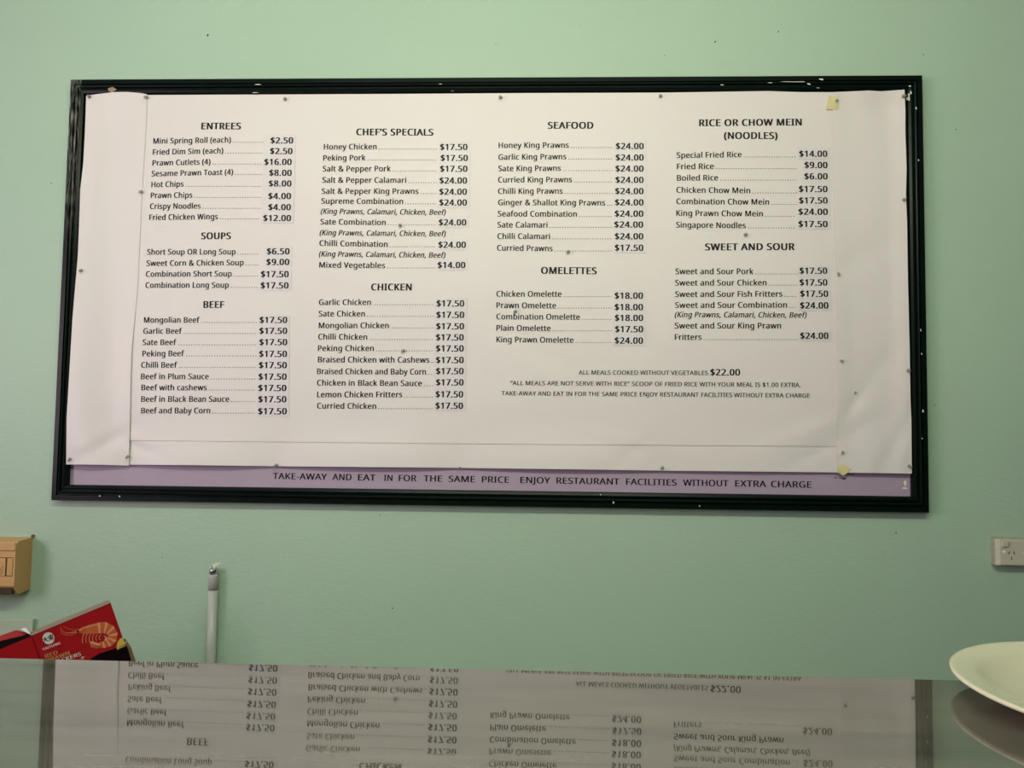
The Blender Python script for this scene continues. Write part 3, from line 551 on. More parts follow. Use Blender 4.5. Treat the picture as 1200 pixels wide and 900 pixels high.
def item(z, key, s, x0, x1, y0, y1, dx, px=None, price=None, py=None, dx0=None, italic=False):
    a = z(x0, y0); b_ = z(x1, y1)
    runs = [(s, a[0], a[1] - .6, b_[0], b_[1] - .6, CI * (0.95 if italic else 1), .08, .22 if italic else 0)]
    if dx:
        d = z(dx, 0)[0]; d0 = z(dx0, 0)[0] if dx0 else b_[0] + 1.5
        sl = (b_[1] - a[1]) / (b_[0] - a[0])
        yb = z(0, y1)[1] - .6; ye = yb
        runs.append(('.', d0, yb - .2, d, ye - .2, 0, 0, 0))
    text_mesh('menu_line', runs, PP, M['ink'], paper)
    if price:
        p0 = z(px[0], py); p1 = z(px[1], py); prices.setdefault(key, []).append((price, p0[0], p0[1] - .5, p1[0], p1[1] - .5))

z = Z(60, 80, 4)
heading(z, 'ENTREES', 703, 889, 288)
P1 = '$17.50'; P2 = '$24.00'
for r in (('Mini Spring Roll (each)', 478, 842, 356, 350, 996, (1027, 1134), '$2.50', 354), ('Fried Dim Sim (each)', 476, 806, 408, 401, 992, (1025, 1131), '$2.50', 404),
          ('Prawn Cutlets (4)', 474, 746, 459, 453, 987, (998, 1127), '$16.00', 455), ('Sesame Prawn Toast (4)', 470, 852, 509, 501, 990, (1021, 1127), '$8.00', 506),
          ('Hot Chips', 469, 620, 560, 557, 985, (1019, 1126), '$8.00', 556), ('Prawn Chips', 466, 661, 611, 609, 987, (1017, 1124), '$4.00', 615),
          ('Crispy Noodles', 462, 700, 662, 660, 987, (1017, 1123), '$4.00', 667), ('Fried Chicken Wings', 459, 781, 714, 710, 979, (993, 1124), '$12.00', 718)):
    item(z, 'entrees', *r)
heading(z, 'SOUPS', 702, 842, 803)
z = Z(60, 290, 4)
for r in (('Short Soup OR Long Soup', 449, 864, 36, 35, 973, (1010, 1117), '$6.50', 34), ('Sweet Corn & Chicken Soup', 446, 902, 89, 86, 977, (1008, 1116), '$9.00', 84),
          ('Combination Short Soup', 443, 846, 140, 138, 973, (982, 1113), P1, 141), ('Combination Long Soup', 441, 832, 192, 191, 971, (981, 1112), P1, 194)):
    item(z, 'soups', *r)
heading(z, 'BEEF', 713, 811, 285)
for i, r in enumerate((('Mongolian Beef', 434, 695, 355, 355, 967, (976, 1106), P1, 356), ('Garlic Beef', 431, 612, 407, 407, 963, (975, 1106), P1, 407),
          ('Sate Beef', 428, 586, 460, 460, 963, (975, 1106), P1, 460), ('Peking Beef', 427, 623, 513, 512, 965, (974, 1105), P1, 515),
          ('Chilli Beef', 421, 590, 566, 566, 962, (973, 1104), P1, 568), ('Beef in Plum Sauce', 420, 738, 620, 620, 960, (971, 1103), P1, 622),
          ('Beef with cashews', 422, 729, 672, 672, 957, (970, 1102), P1, 675), ('Beef in Black Bean Sauce', 421, 834, 726, 726, 958, (970, 1102), P1, 728),
          ('Beef and Baby Corn', 421, 745, 780, 780, 957, (969, 1104), P1, 784))):
    item(z, 'beef' if i < 8 else 'beef2', *r)
z = Z(350, 130, 4.5)
heading(z, 'CHEF’S SPECIALS', 303, 710, 130, 132)
KP = '(King Prawns, Calamari, Chicken, Beef)'
for i, r in enumerate((('Honey Chicken', 132, 411, 206, 205, 732, (745, 890), P1, 208), ('Peking Pork', 129, 352, 265, 263, 728, (748, 892), P1, 266),
          ('Salt & Pepper Pork', 126, 485, 322, 321, 729, (745, 890), P1, 323), ('Salt & Pepper Calamari', 124, 567, 381, 382, 733, (742, 888), P2, 385),
          ('Salt & Pepper King Prawns', 121, 632, 440, 440, 731, (741, 887), P2, 444), ('Supreme Combination', 119, 551, 492, 494, 728, (741, 887), P2, 501),
          (KP, 116, 776, 545, 551), ('Sate Combination', 114, 459, 601, 605, 722, (738, 884), P2, 606), (KP, 110, 776, 658, 664),
          ('Chilli Combination', 109, 469, 714, 720, 722, (736, 882), P2, 724), (KP, 106, 774, 770, 777), ('Mixed Vegetables', 108, 456, 829, 832, 722, (732, 879), '$14.00', 831))):
    if len(r) == 5: item(z, 'x', *r, None, italic=True)
    else: item(z, ('chef' if i < 6 else 'chef%d' % i), *r)
z = Z(350, 320, 5)
heading(z, 'CHICKEN', 424, 662, 104)
for r in (('Garlic Chicken', 118, 423, 190, 190, 792, (807, 970), P1, 198, 440), ('Sate Chicken', 117, 388, 257, 258, 795, (806, 970), P1, 265),
          ('Mongolian Chicken', 117, 528, 326, 326, 789, (805, 969), P1, 332, 545), ('Chilli Chicken', 114, 402, 392, 394, 789, (804, 967), P1, 397),
          ('Peking Chicken', 112, 440, 460, 460, 788, (804, 967), P1, 462), ('Braised Chicken with Cashews', 112, 766, 526, 528, 792, (804, 967), P1, 530),
          ('Braised Chicken and Baby Corn', 107, 746, 595, 598, 788, (804, 966), P1, 595), ('Chicken in Black Bean Sauce', 107, 722, 662, 665, 793, (804, 966), P1, 661),
          ('Lemon Chicken Fritters', 107, 607, 731, 731, 790, (802, 964), P1, 731), ('Curried Chicken', 107, 454, 797, 799, 788, (801, 963), P1, 798)):
    item(z, 'chicken' if r[4] < 450 else 'chicken2', *r)
z = Z(560, 130, 5)
heading(z, 'SEAFOOD', 409, 677, 106)
for r in (('Honey King Prawns', 121, 533, 220, 219, 790, (808, 972), P2, 226), ('Garlic King Prawns', 120, 518, 289, 286, 790, (807, 972), P2, 293),
          ('Sate King Prawns', 119, 486, 356, 354, 795, (806, 971), P2, 358), ('Curried King Prawns', 118, 551, 422, 421, 789, (806, 971), P2, 424),
          ('Chilli King Prawns', 118, 497, 489, 488, 793, (804, 971), P2, 490), ('Ginger & Shallot King Prawns', 118, 746, 555, 557, 792, (803, 971), P2, 556),
          ('Seafood Combination', 116, 580, 621, 623, 788, (801, 970), P2, 622), ('Sate Calamari', 114, 408, 686, 687, 790, (799, 969), P2, 686),
          ('Chilli Calamari', 114, 423, 753, 754, 784, (802, 970), P2, 755), ('Curried Prawns', 112, 438, 821, 825, 788, (802, 970), P1, 822)):
    item(z, 'seafood', *r)
z = Z(560, 300, 5.4545)
heading(z, 'OMELETTES', 403, 760, 116, 119)
for r in (('Chicken Omelette', 118, 535, 263, 264, 858, (874, 1056), '$18.00', 276), ('Prawn Omelette', 118, 500, 336, 338, 861, (874, 1056), '$18.00', 349),
          ('Combination Omelette', 118, 652, 408, 411, 857, (875, 1057), '$18.00', 418), ('Plain Omelette', 118, 465, 481, 483, 861, (877, 1057), P1, 490),
          ('King Prawn Omelette', 118, 611, 555, 558, 857, (874, 1056), P2, 563)):
    item(z, 'omelettes', *r)
z = Z(770, 120, 5.2955)
heading(z, 'RICE OR CHOW MEIN', 261, 898, 150, 145); heading(z, '(NOODLES)', 415, 748, 229)
for r in (('Special Fried Rice', 121, 525, 348, 343, 862, (882, 1057), '$14.00', 340), ('Fried Rice', 123, 352, 418, 416, 869, (915, 1058), '$9.00', 410),
          ('Boiled Rice', 123, 379, 489, 487, 866, (914, 1059), '$6.00', 480), ('Chicken Chow Mein', 120, 578, 563, 567, 872, (880, 1058), P1, 559),
          ('Combination Chow Mein', 120, 696, 634, 638, 872, (881, 1059), P1, 630), ('King Prawn Chow Mein', 119, 657, 707, 711, 858, (877, 1060), P2, 700),
          ('Singapore Noodles', 118, 551, 780, 784, 858, (877, 1059), P1, 776)):
    item(z, 'rice0' if r[4] < 350 else 'rice', *r)
z = Z(770, 270, 5.4545)
heading(z, 'SWEET AND SOUR', 306, 880, 130, 128)
for i, r in enumerate((('Sweet and Sour Pork', 117, 616, 283, 283, 903, (911, 1088), P1, 280), ('Sweet and Sour Chicken', 115, 700, 356, 355, 900, (911, 1089), P1, 355),
          ('Sweet and Sour Fish Fritters', 115, 801, 429, 427, 894, (915, 1094), P1, 427), ('Sweet and Sour Combination', 115, 831, 499, 497, 887, (914, 1096), P2, 502),
          (KP, 113, 957, 558, 561), ('Sweet and Sour King Prawn', 113, 793, 630, 630), ('Fritters', 113, 285, 703, 703, 902, (915, 1096), P2, 696))):
    if len(r) == 5: item(z, 'x', *r, None, italic=(i == 4))
    else: item(z, 'sour' if i < 3 else 'sour%d' % i, *r)
z = Z(570, 420, 3)
def note(s, x0, x1, y0, y1, cap=CN, bold=.05):
    a = z(x0, y0); b_ = z(x1, y1)
    text_mesh('note_line', [(s, a[0], a[1] - .4, b_[0], b_[1] - .4, cap, bold, 0)], PP, M['ink'], paper)
note('ALL MEALS COOKED WITHOUT VEGETABLES', 324, 779, 58, 59.5); note('$22.00', 787, 892, 61, 61, 7.3 * MPX, .11)
note('“ALL MEALS ARE NOT SERVE WITH RICE” SCOOP OF FRIED RICE WITH YOUR MEAL IS $1.00 EXTRA.', 84, 1105, 95, 102)
note('TAKE-AWAY AND EAT IN FOR THE SAME PRICE ENJOY RESTAURANT FACILITIES WITHOUT EXTRA CHARGE', 53, 1137, 131, 139.5)
# price stickers
for key, L in prices.items():
    x0 = min(p[1] for p in L); x1 = max(p[3] for p in L); ya, yb = L[0], L[-1]
    q = [(min(ya[1], x0 + 1) - 1.5, ya[2] - 10.3), (ya[3] + 3.0, ya[2] - 10.3), (yb[3] + 3.0, yb[2] + 2.6), (yb[1] - 1.5, yb[2] + 2.6)]
    if len(L) > 1: q[0] = (ya[3] - (x1 - x0) + .5 if L[0][0] in ('$2.50',) else ya[1] - 1.5, q[0][1])
    nv = max(2, len(L) * 3)
    st = sheet('price_sticker', [q[0], q[1]], [q[3], q[2]], [q[0], q[3]], [q[1], q[2]], 4, nv, M["sticker"], paper, off=.0012)
    for (s, a, b_, c, d) in L:
        text_mesh('price', [(s, a, b_, c, d, CPR, .13, 0)], PS, M['ink'], st)
# slogan on the lilac panel
pf = place_flat(.0085)
wds = [('TAKE-AWAY', 65, 277), ('AND', 298, 373), ('EAT', 398, 467), ('IN', 499, 533), ('FOR', 557, 627), ('THE', 654, 727), ('SAME', 752, 855), ('PRICE', 882, 988)]
def by(px): return 561.3 + (px - 319.5) / (950.8 - 319.5) * (571.6 - 561.3)
runs = []
for s, a, b_ in wds:
    xa, xb = 300 + a / 3.3333, 300 + b_ / 3.3333; runs.append((s, xa, by(xa), xb, by(xb), 7.1 * MPX, .075, 0))
for s, a, b_ in (('ENJOY', -101, 16), ('RESTAURANT', 40, 286), ('FACILITIES', 312, 510), ('WITHOUT', 535, 712), ('EXTRA', 738, 860), ('CHARGE', 878, 1037)):
    xa, xb = 640 + a / 3.3333, 640 + b_ / 3.3333; runs.append((s, xa, by(xa), xb, by(xb), 7.1 * MPX, .075, 0))
text_mesh('slogan', runs, pf, M['inkb'], backing)
bm = bmesh.new()
for px, py, w in ((979, 560, 2), (984.5, 560.5, 1.5), (989, 561, 3), (992, 559.5, 1.2)): blob(bm, px, py, w * .7, .009, 1.3, .35)
obj('staple_hole', bm, M['ink'], backing)
bm = bmesh.new(); blob(bm, 1061, 566, 2.5, .009, .8, 1.1, jag=.8); blob(bm, 1060, 572, 2.0, .009, 1.4, .4, jag=.8)
obj('torn_patch', bm, M['chip'], backing)

# tapes
def tape(name, pts, off, label):
    ps = [at_paper(a, b_, off) for a, b_ in pts]
    bm = bmesh.new(); c = sum(ps, Vector()) / len(ps); cv = bm.verts.new(c + Vector((0, -.0004, 0)))
    vs = [bm.verts.new(p) for p in ps]
    for i in range(len(vs)): bm.faces.new((cv, vs[i], vs[(i + 1) % len(vs)]))
    r = bmesh.ops.extrude_face_region(bm, geom=list(bm.faces))
    for v_ in r['geom']:
        if isinstance(v_, bmesh.types.BMVert): v_.co.y += 0.0004
    bmesh.ops.recalc_face_normals(bm, faces=bm.faces)
    o = obj(name, bm, M['tape']); tag(o, label, 'tape'); return o
tape('masking_tape', [(971.5, 111.5), (968, 128.5), (975, 128.3), (982, 128.8), (982.7, 120), (982, 112.2), (976, 113.5)], .0035, 'square of yellowed masking tape across the top right seam of the menu paper')
tape('masking_tape', [(981, 546), (981.5, 553), (988, 557.5), (993, 554), (997, 549.5), (992, 545.5), (986, 544)], .0035, 'round scrap of yellowed tape at the bottom right seam, above the slogan')

# ------------------------------------------------------------------ push pins
s_ = 1.0
needle0 = lathe_bm([(.0006, .0045), (.0006, -.010), (.0009, -.0105)], 8, axis='Y')
head0 = lathe_bm([(.0034, 0), (.0048, -.0006), (.0048, -.0016), (.0022, -.0026), (.0018, -.0050), (.0024, -.0072), (.0036, -.0084), (.0038, -.0096), (.0026, -.0102)], 16, axis='Y')
nm = bpy.data.meshes.new('needle'); needle0.to_mesh(nm); needle0.free(); nm.materials.append(M['steel'])
hm = bpy.data.meshes.new('head'); head0.to_mesh(hm); head0.free(); hm.materials.append(M['clear'])
for p in hm.polygons: p.use_smooth = True
PINS = [(105, 113.5, 'in the top left corner of the left blank strip'), (172, 114, 'at the top of the left paper seam'), (334, 116, 'at the top edge above the left half of the entrees column gap'),
        (587, 114, 'at the top edge above and left of the seafood heading'), (774, 112.5, 'at the top edge between the seafood and rice headings'), (979, 118, 'through the square of yellow tape'),
        (1058, 113, 'in the top right corner of the right blank strip'), (166, 225, 'on the left seam beside the prawn chips line'), (95, 317, 'on the outer edge of the left strip, halfway down'),
        (82, 538, 'in the bottom left corner of the left strip'), (150, 535, 'at the foot of the left paper seam'), (1059, 234, 'on the outer edge of the right strip, upper of two'),
        (982, 321, 'on the right seam beside the sweet and sour pork price'), (985, 423, 'on the right seam below the fritters price'), (1064, 434, 'on the outer edge of the right strip, lower of two'),
        (1002, 460, 'in the right strip, on a crease to the right of the notes'), (987, 530, 'at the foot of the right seam above the round tape'), (1065, 546, 'in the bottom right corner of the right strip'),
        (324, 545, 'on the bottom edge above the start of the slogan'), (539, 548, 'on the bottom edge above the word same'), (776, 548, 'on the bottom edge above the word facilities'),
        (469, 264, 'in the dotted line of the sate combination'), (473, 411, 'in the dotted line of the peking chicken'), (666, 295, 'in the dotted line of the curried prawns'),
        (604, 365, 'over the combination omelette line'), (873, 275, 'below the singapore noodles line')]
for px, py, where in PINS:
    p = at_paper(px, py, .0012)
    t_ = empty('push_pin', p, 'clear push pin ' + where, 'pin', 'clear push pins in the menu')
    tilt = (radians(random.uniform(4, 22)), 0, radians(random.uniform(-18, 18)))
    t_.rotation_euler = tilt
    small = .72 if px in (539, 1002) else 1
    t_.scale = (small,) * 3
    for nme, me in (('head', hm), ('needle', nm)):
        o = bpy.data.objects.new(nme, me); COL.objects.link(o); o.parent = t_

# ------------------------------------------------------------------ serving counter
EY = -1.2553
ct = empty('serving_counter', (0, -1.6, 0), 'long glossy dark grey serving counter along the bottom, mirroring the menu', 'counter')
obj('worktop', box_bm(-2.6, 2.6, EY - .72, EY, ZC - .04, ZC, .0015, 2), M['counter'], ct)
obj('front_panel', box_bm(-2.55, 2.55, EY - .62, EY - .60, 0, ZC - .04), M['bench'], ct)
obj('end_panel', box_bm(-2.55, -2.52, EY - .60, EY - .04, 0, ZC - .04), M['bench'], ct)
obj('end_panel', box_bm(2.52, 2.55, EY - .60, EY - .04, 0, ZC - .04), M['bench'], ct)
ZB = 0.66
bb = empty('back_bench', (0, -.3, 0), 'low grey bench against the wall behind the counter', 'bench')
obj('bench_top', box_bm(R['x0'] + .02, 1.9, -.62, YW - .001, ZB - .03, ZB), M['bench'], bb)
obj('bench_body', box_bm(R['x0'] + .05, 1.85, -.58, YW - .002, 0, ZB - .03), M['bench'], bb)
# pale ledge at the foot of the wall, left
lx = at(38, 735, .010).x; lz = at(20, 725.5, .010).z
obj('trim_1', box_bm(R['x0'], lx, .010, YW, ZB, lz, .002), M['ledge'], kind='structure')

# ------------------------------------------------------------------ fluorescent tube leaning upright on the wall
ttop = at(250.3, 673, YW - .016); tb = at(246.8, 777, YW - .016)
dirv = (tb - ttop).normalized(); bot = ttop + dirv * ((ttop.z - ZB) / -dirv.z)
L = (ttop - bot).length; rad = 0.0128
tube = empty('fluorescent_tube', bot, 'white fluorescent tube with a greyed end and metal cap, standing upright against the wall', 'fluorescent tube')
q = Vector((0, 0, 1)).rotation_difference(ttop - bot)
tube.rotation_mode = 'QUATERNION'; tube.rotation_quaternion = q
def tpart(name, prof, material, n=28):
    bm = lathe_bm(prof, n); o = obj(name, bm, material, smooth=True); o.parent = tube; return o
tpart('glass', [(rad * .96, .012), (rad, .016), (rad, L - .043)], M['tube'])
tpart('blackened_end', [(rad, L - .043), (rad, L - .004), (rad * .97, L - .001)], M['tubeend'])
tpart('metal_cap', [(rad * .80, L - .001), (rad * .88, L + .0005), (rad * .90, L + .013), (rad * .80, L + .0155)], M['chrome'])
tpart('metal_cap', [(rad * .9, 0.0002), (rad * .98, .002), (rad * .98, .012)], M['chrome'])
for s in (-1, 1):
    bm = lathe_bm([(.0012, L + .0150), (.0012, L + .0235)], 8, center=(s * .0062, 0, 0)); o = obj('contact_pin', bm, M['steel']); o.parent = tube

# ------------------------------------------------------------------ tan box on the left
xs_ = at(37.0, 660, YW).x
def solveY(px, x, z0, lo=-.3, hi=0.02):
    for _ in range(40):
        mid = (lo + hi) / 2
        if proj((x, mid, z0))[0] > px: hi = mid
        else: lo = mid
    return (lo + hi) / 2
zt, zb = at(37, 629.5, YW).z, at(36, 692, YW).z
yf = solveY(17.3, xs_, (zt + zb) / 2)
wb = empty('wall_box', (xs_ - .09, YW, zb), 'tan plastic box with a rounded lid fixed to the wall at the left edge', 'wall box')
xl = xs_ - .17
pr = [(YW, zt)]
for k in range(7):
    a = radians(90 * k / 6); rr = .018; pr.append((yf + rr - rr * sin(a), zt - .002 - rr + rr * cos(a)))
pr += [(yf, zb + .026), (yf + .018, zb), (YW, zb + .004)]
bm = bmesh.new()
poly_bm([(xl, a, b_) for a, b_ in pr], bm, (xs_ - xl, 0, 0))
body = obj('body', bm, M['tan'], wb)
zz = lambda py: at(10, py, yf).z
xx = lambda px: at(px, 660, yf).x
obj('lid_band', box_bm(xl, xs_ - .0015, yf - .0015, yf + .003, zz(645), zz(634) - .004, .0006), M['tan'], wb)
pn = obj('label_panel', box_bm(xl + .03, xx(7), yf - .0022, yf + .003, zz(675), zz(654), .0006), M['tan'], wb)
obj('side_panel', box_bm(xx(8.8), xx(15.2), yf - .0022, yf + .003, zz(674), zz(654.5), .0006), M['tan'], wb)
bm = bmesh.new()
for a in ((xl, xs_ - .002, 645.7, 645.2), (xx(7.05), xx(8.2), 675, 653.6), (xl + .03, xx(15.4), 653.9, 653.3), (xl + .03, xx(15.4), 675.4, 674.8)):
    box_bm(a[0], a[1], yf - .0004, yf + .002, zz(a[2]), zz(a[3]), bm=bm)
obj('seam', bm, M['tandark'], wb)
bm = bmesh.new()
for k in range(3):
    c = at(2.5 + 0, 665 + 3.2 * k, yf); d = .005
    poly_bm([(c.x - d, yf - .0024, c.z - d), (c.x - d + .001, yf - .0024, c.z - d - .0006), (c.x + d, yf - .0024, c.z + d - .0006), (c.x + d - .001, yf - .0024, c.z + d)], bm)
obj('engraved_mark', bm, M['tandark'], pn)
obj('recess', box_bm(xl + .01, xs_ - .006, yf + .001, yf + .012, zb + .003, zb + .021), M['tandark'], wb)
bm = lathe_bm([(.004, -.002), (.0045, 0), (.004, .003)], 10, center=(xs_ + .001, YW - .003, zt + .004), axis='Y')
obj('screw_lug', bm, M['card'], wb)

# ------------------------------------------------------------------ power socket on the right
bx0 = at(1161, 645, YW).x; bzt = at(1161, 629.2, YW).z; bzb = at(1161, 661.3, YW).z
sk = empty('power_socket', (bx0 + .06, YW, bzb), 'ivory double power socket on a grimy mounting block at the right edge', 'power socket')
bx1 = bx0 + .128; y1 = YW - .019; y2 = y1 - .013
obj('mounting_block', box_bm(bx0, bx1, y1, YW, bzb, bzt, .002), M['grime'], sk)
bm = bmesh.new(); e = .0055
lo = [(bx0 + .001, y1 - .002, bzb + .001), (bx1 - .001, y1 - .002, bzb + .001), (bx1 - .001, y1 - .002, bzt - .002), (bx0 + .001, y1 - .002, bzt - .002)]
hi_ = [(bx0 + e, y2, bzb + .004), (bx1 - e, y2, bzb + .004), (bx1 - e, y2, bzt - .0055), (bx0 + e, y2, bzt - .0055)]
ba = [(a, y1 + .002, c) for a, b_, c in lo]
V = [[bm.verts.new(p) for p in r_] for r_ in (ba, lo, hi_)]
for a, b_ in zip(V, V[1:]):
    for k in range(4): bm.faces.new((a[k], a[(k + 1) % 4], b_[(k + 1) % 4], b_[k]))
bm.faces.new(V[2]); bm.faces.new(V[0][::-1]); bmesh.ops.recalc_face_normals(bm, faces=bm.faces)
bmesh.ops.bevel(bm, geom=[e_ for e_ in bm.edges], offset=.0012, segments=2, affect='EDGES')
fp = obj('face_plate', bm, M['ivory'], sk)
def sz(zx, zy): return at(1140 + zx / 12.857, 610 + zy / 12.857, y2)
for dx in (0, .0):
    pass
a, b_ = sz(432, 392), sz(518, 306)
bm = box_bm(a.x, b_.x, y2 - .0065, y2 + .001, a.z, b_.z, .0016)
sw = obj('switch', bm, M['ivory'], sk); 
c = sz(475, 475)
obj('indicator', lathe_bm([(.0042, 0), (.0042, -.0012), (.0030, -.0018)], 16, center=(c.x, y2, c.z), axis='Y'), M['white'], sk)
def slot(zx, zy, ang, dxw=0):
    c = sz(zx, zy); bm = bmesh.new(); ca, sa = cos(radians(ang)), sin(radians(ang)); w, h = .0011, .0042
    poly_bm([(c.x + dxw + sx * w * ca - sy * h * sa, y2 - .0002, c.z + sx * w * sa + sy * h * ca) for sx, sy in ((-1, -1), (-1, 1), (1, 1), (1, -1))], bm, (0, .0006, 0))
    obj('slot', bm, M['slot'], sk)
for dxw in (0, .058):
    slot(548, 487, -28, dxw); slot(622, 487, 28, dxw); slot(585, 570, 0, dxw)
c = sz(800, 500)
obj('second_switch', lathe_bm([(.0075, 0), (.0075, -.003), (.005, -.0048)], 24, center=(c.x, y2, c.z), axis='Y'), M['ivory'], sk)

# ------------------------------------------------------------------ cartons at the left
NRM = Vector((sin(radians(37)), -cos(radians(37)), 0))        # the printed fronts are turned towards the middle of the room
C0 = at(80, 745, -.27)
def atp(px, py, off=0.0):
    d = ray(px, py); return CAM + d * ((C0 + NRM * off - CAM).dot(NRM) / d.dot(NRM))
def z6(x, y, off=0.0): return atp(x / 6, 690 + y / 6, off)
ctl, ctr = z6(222, 330), z6(778, 100); ex = (ctr - ctl); wid = ex.length; ex.normalize(); ez = ex.cross(-NRM) * -1
if ez.z < 0: ez = -ez
H = (z6(885, 408) - ctr).length; DEP = .040
def carton(origin, name, label, flap=False):
    def P(u, v, d=0): return origin + ex * u - ez * v - NRM * d
    root = empty(name, P(wid / 2, H), label, 'carton', 'red prawn cracker cartons')
    th = .001
    bm = bmesh.new()
    for quad, nrm in (([P(0, 0), P(0, H), P(wid, H), P(wid, 0)], -NRM * th), ([P(0, 0, DEP), P(0, H, DEP), P(wid, H, DEP), P(wid, 0, DEP)], NRM * th),
                      ([P(0, 0), P(0, H), P(0, H, DEP), P(0, 0, DEP)], ex * th), ([P(wid, 0), P(wid, H), P(wid, H, DEP), P(wid, 0, DEP)], ex * -th),
                      ([P(0, H), P(wid, H), P(wid, H, DEP), P(0, H, DEP)], ez * th)):
        poly_bm(quad, bm, nrm)
    body = obj('body', bm, M['red'], root)
    return root, body, P
ca, cab, PA = carton(ctl, 'cracker_carton', 'red prawn cracker carton with white round emblem, tilted, nearest the right of the pair')
bm = poly_bm([PA(0, 0), PA(wid, 0), PA(wid, 0, DEP), PA(0, 0, DEP)], None, -ez * .001)
obj('top_panel', bm, M['cardgrey'], ca)
bm = poly_bm([PA(-.0, 0, -.0003), PA(wid, 0, -.0003), PA(wid, .0012, -.0003), PA(0, .0012, -.0003)]); obj('cut_edge', bm, M['darkred'], ca)
origB = ctl - ex * (wid + .0004) - NRM * .002 - ez * .002
cb, cbb, PB = carton(origB, 'cracker_carton', 'red prawn cracker carton with open top flaps, cut by the left edge')
# open flaps of the second carton
bm = poly_bm([PB(wid * .42, 0, .001), PB(wid * .99, 0, .001), PB(wid * .99, -.004, .012), PB(wid * .42, -.022, .018)], None, -NRM * .0008); obj('flap', bm, M['darkred'], cb)
bm = poly_bm([PB(wid * .30, 0, DEP - .002), PB(wid * .98, 0, DEP - .002), PB(wid * .86, -.018, DEP + .004), PB(wid * .40, -.022, DEP + .006)], None, -NRM * .0008); obj('flap', bm, M['red'], cb)
bm = poly_bm([PB(wid, -.0, .012), PB(wid, 0, DEP - .004), PB(wid * .97, -.017, DEP - .010), PB(wid * .91, -.019, .030)], None, (0.0, 0, .0008)); obj('flap', bm, M['white'], cb)

def flat(name, material, polys, parent, off=.0006, shift=None):
    bm = bmesh.new()
    for pts in polys:
        ps = [z6(a, b_, off) + (shift or Vector()) for a, b_ in pts]
        poly_bm(ps, bm)
    return obj(name, bm, material, parent)
def circ(cx, cy, r, n=24): return [(cx + r * cos(2 * pi * k / n), cy + r * sin(2 * pi * k / n)) for k in range(n)]
def line(pts, w):
    out = []
    for (a, b_) in zip(pts, pts[1:]):
        dx, dy = b_[0] - a[0], b_[1] - a[1]; l = math.hypot(dx, dy) or 1; nx, ny = -dy / l * w / 2, dx / l * w / 2
        out.append([(a[0] + nx, a[1] + ny), (b_[0] + nx, b_[1] + ny), (b_[0] - nx, b_[1] - ny), (a[0] - nx, a[1] - ny)])
    return out
def curve(p, n=10):
    out = []
    for k in range(n + 1):
        t = k / n; out.append(tuple((1 - t) ** 2 * p[0][i] + 2 * t * (1 - t) * p[1][i] + t * t * p[2][i] for i in (0, 1)))
    return out
def prawn(parent, shift=None, sc=1):
    cl_ = [(548, 298, 9), (585, 292, 24), (635, 284, 33), (690, 276, 38), (735, 272, 40), (772, 288, 38), (793, 318, 35), (790, 352, 32), (768, 378, 28), (735, 392, 24), (700, 397, 20)]
    L = []; Rr = []
    for i, (x, y, w) in enumerate(cl_):
        a = cl_[max(0, i - 1)]; b_ = cl_[min(len(cl_) - 1, i + 1)]; dx, dy = b_[0] - a[0], b_[1] - a[1]; l = math.hypot(dx, dy)
        L.append((x + dy / l * w, y - dx / l * w)); Rr.append((x - dy / l * w, y + dx / l * w))
    A, B, D = [], [], []
    for i in range(len(cl_) - 1):
        q = [L[i], L[i + 1], Rr[i + 1], Rr[i]]; A.append(q)
        if i >= 3:
            f = .35; B.append([L[i], (L[i][0] + (L[i + 1][0] - L[i][0]) * f, L[i][1] + (L[i + 1][1] - L[i][1]) * f), (Rr[i][0] + (Rr[i + 1][0] - Rr[i][0]) * f, Rr[i][1] + (Rr[i + 1][1] - Rr[i][1]) * f), Rr[i]])
        else: B.append([(L[i][0], L[i][1] + 8), (L[i + 1][0], L[i + 1][1] + 8), (L[i + 1][0], L[i + 1][1] + 16), (L[i][0], L[i][1] + 14)])
    fan = [[(705, 385), (640, 368), (630, 385), (700, 400)], [(705, 392), (632, 392), (640, 412), (704, 410)], [(706, 400), (655, 415), (680, 420), (706, 412)]]
    rost = [[(600, 270), (545, 292), (450, 318), (545, 308), (590, 312)]]
    legs = []
    for k in range(6): legs += line(curve([(590 + 24 * k, 312 + 2 * k), (575 + 22 * k, 345), (582 + 25 * k, 385 - 5 * k)], 5), 4)
    for k in range(4): legs += line([(735 + 9 * k, 330 + 6 * k), (745 - 4 * k, 345 + 6 * k)], 7)
    ant = line(curve([(548, 300), (430, 330), (425, 268)], 10), 2.2) + line(curve([(548, 302), (470, 352), (425, 300)], 10), 2) + line(curve([(560, 285), (500, 300), (445, 262)], 8), 1.6)
    flat('prawn_picture', M['prawn'], A + fan + rost, parent, .0006, shift)
    flat('prawn_bands', M['prawnb'], B + [fan[0]], parent, .0009, shift)
    flat('prawn_legs', M['prawnb'], legs + ant, parent, .0008, shift)
    flat('prawn_eye', M['darkred'], [circ(548, 299, 8, 12)], parent, .0012, shift)
prawn(cab)
flat('emblem', M['white'], [circ(341, 348, 42)], cab, .0006)
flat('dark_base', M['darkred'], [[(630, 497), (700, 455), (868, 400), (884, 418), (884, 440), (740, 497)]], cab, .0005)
flat('badge', M['yellow'], [[(862, 342), (842, 352), (826, 375), (820, 405), (824, 440), (888, 412)]], cab, .0009)
ang = math.atan2(ex.z, ex.x)
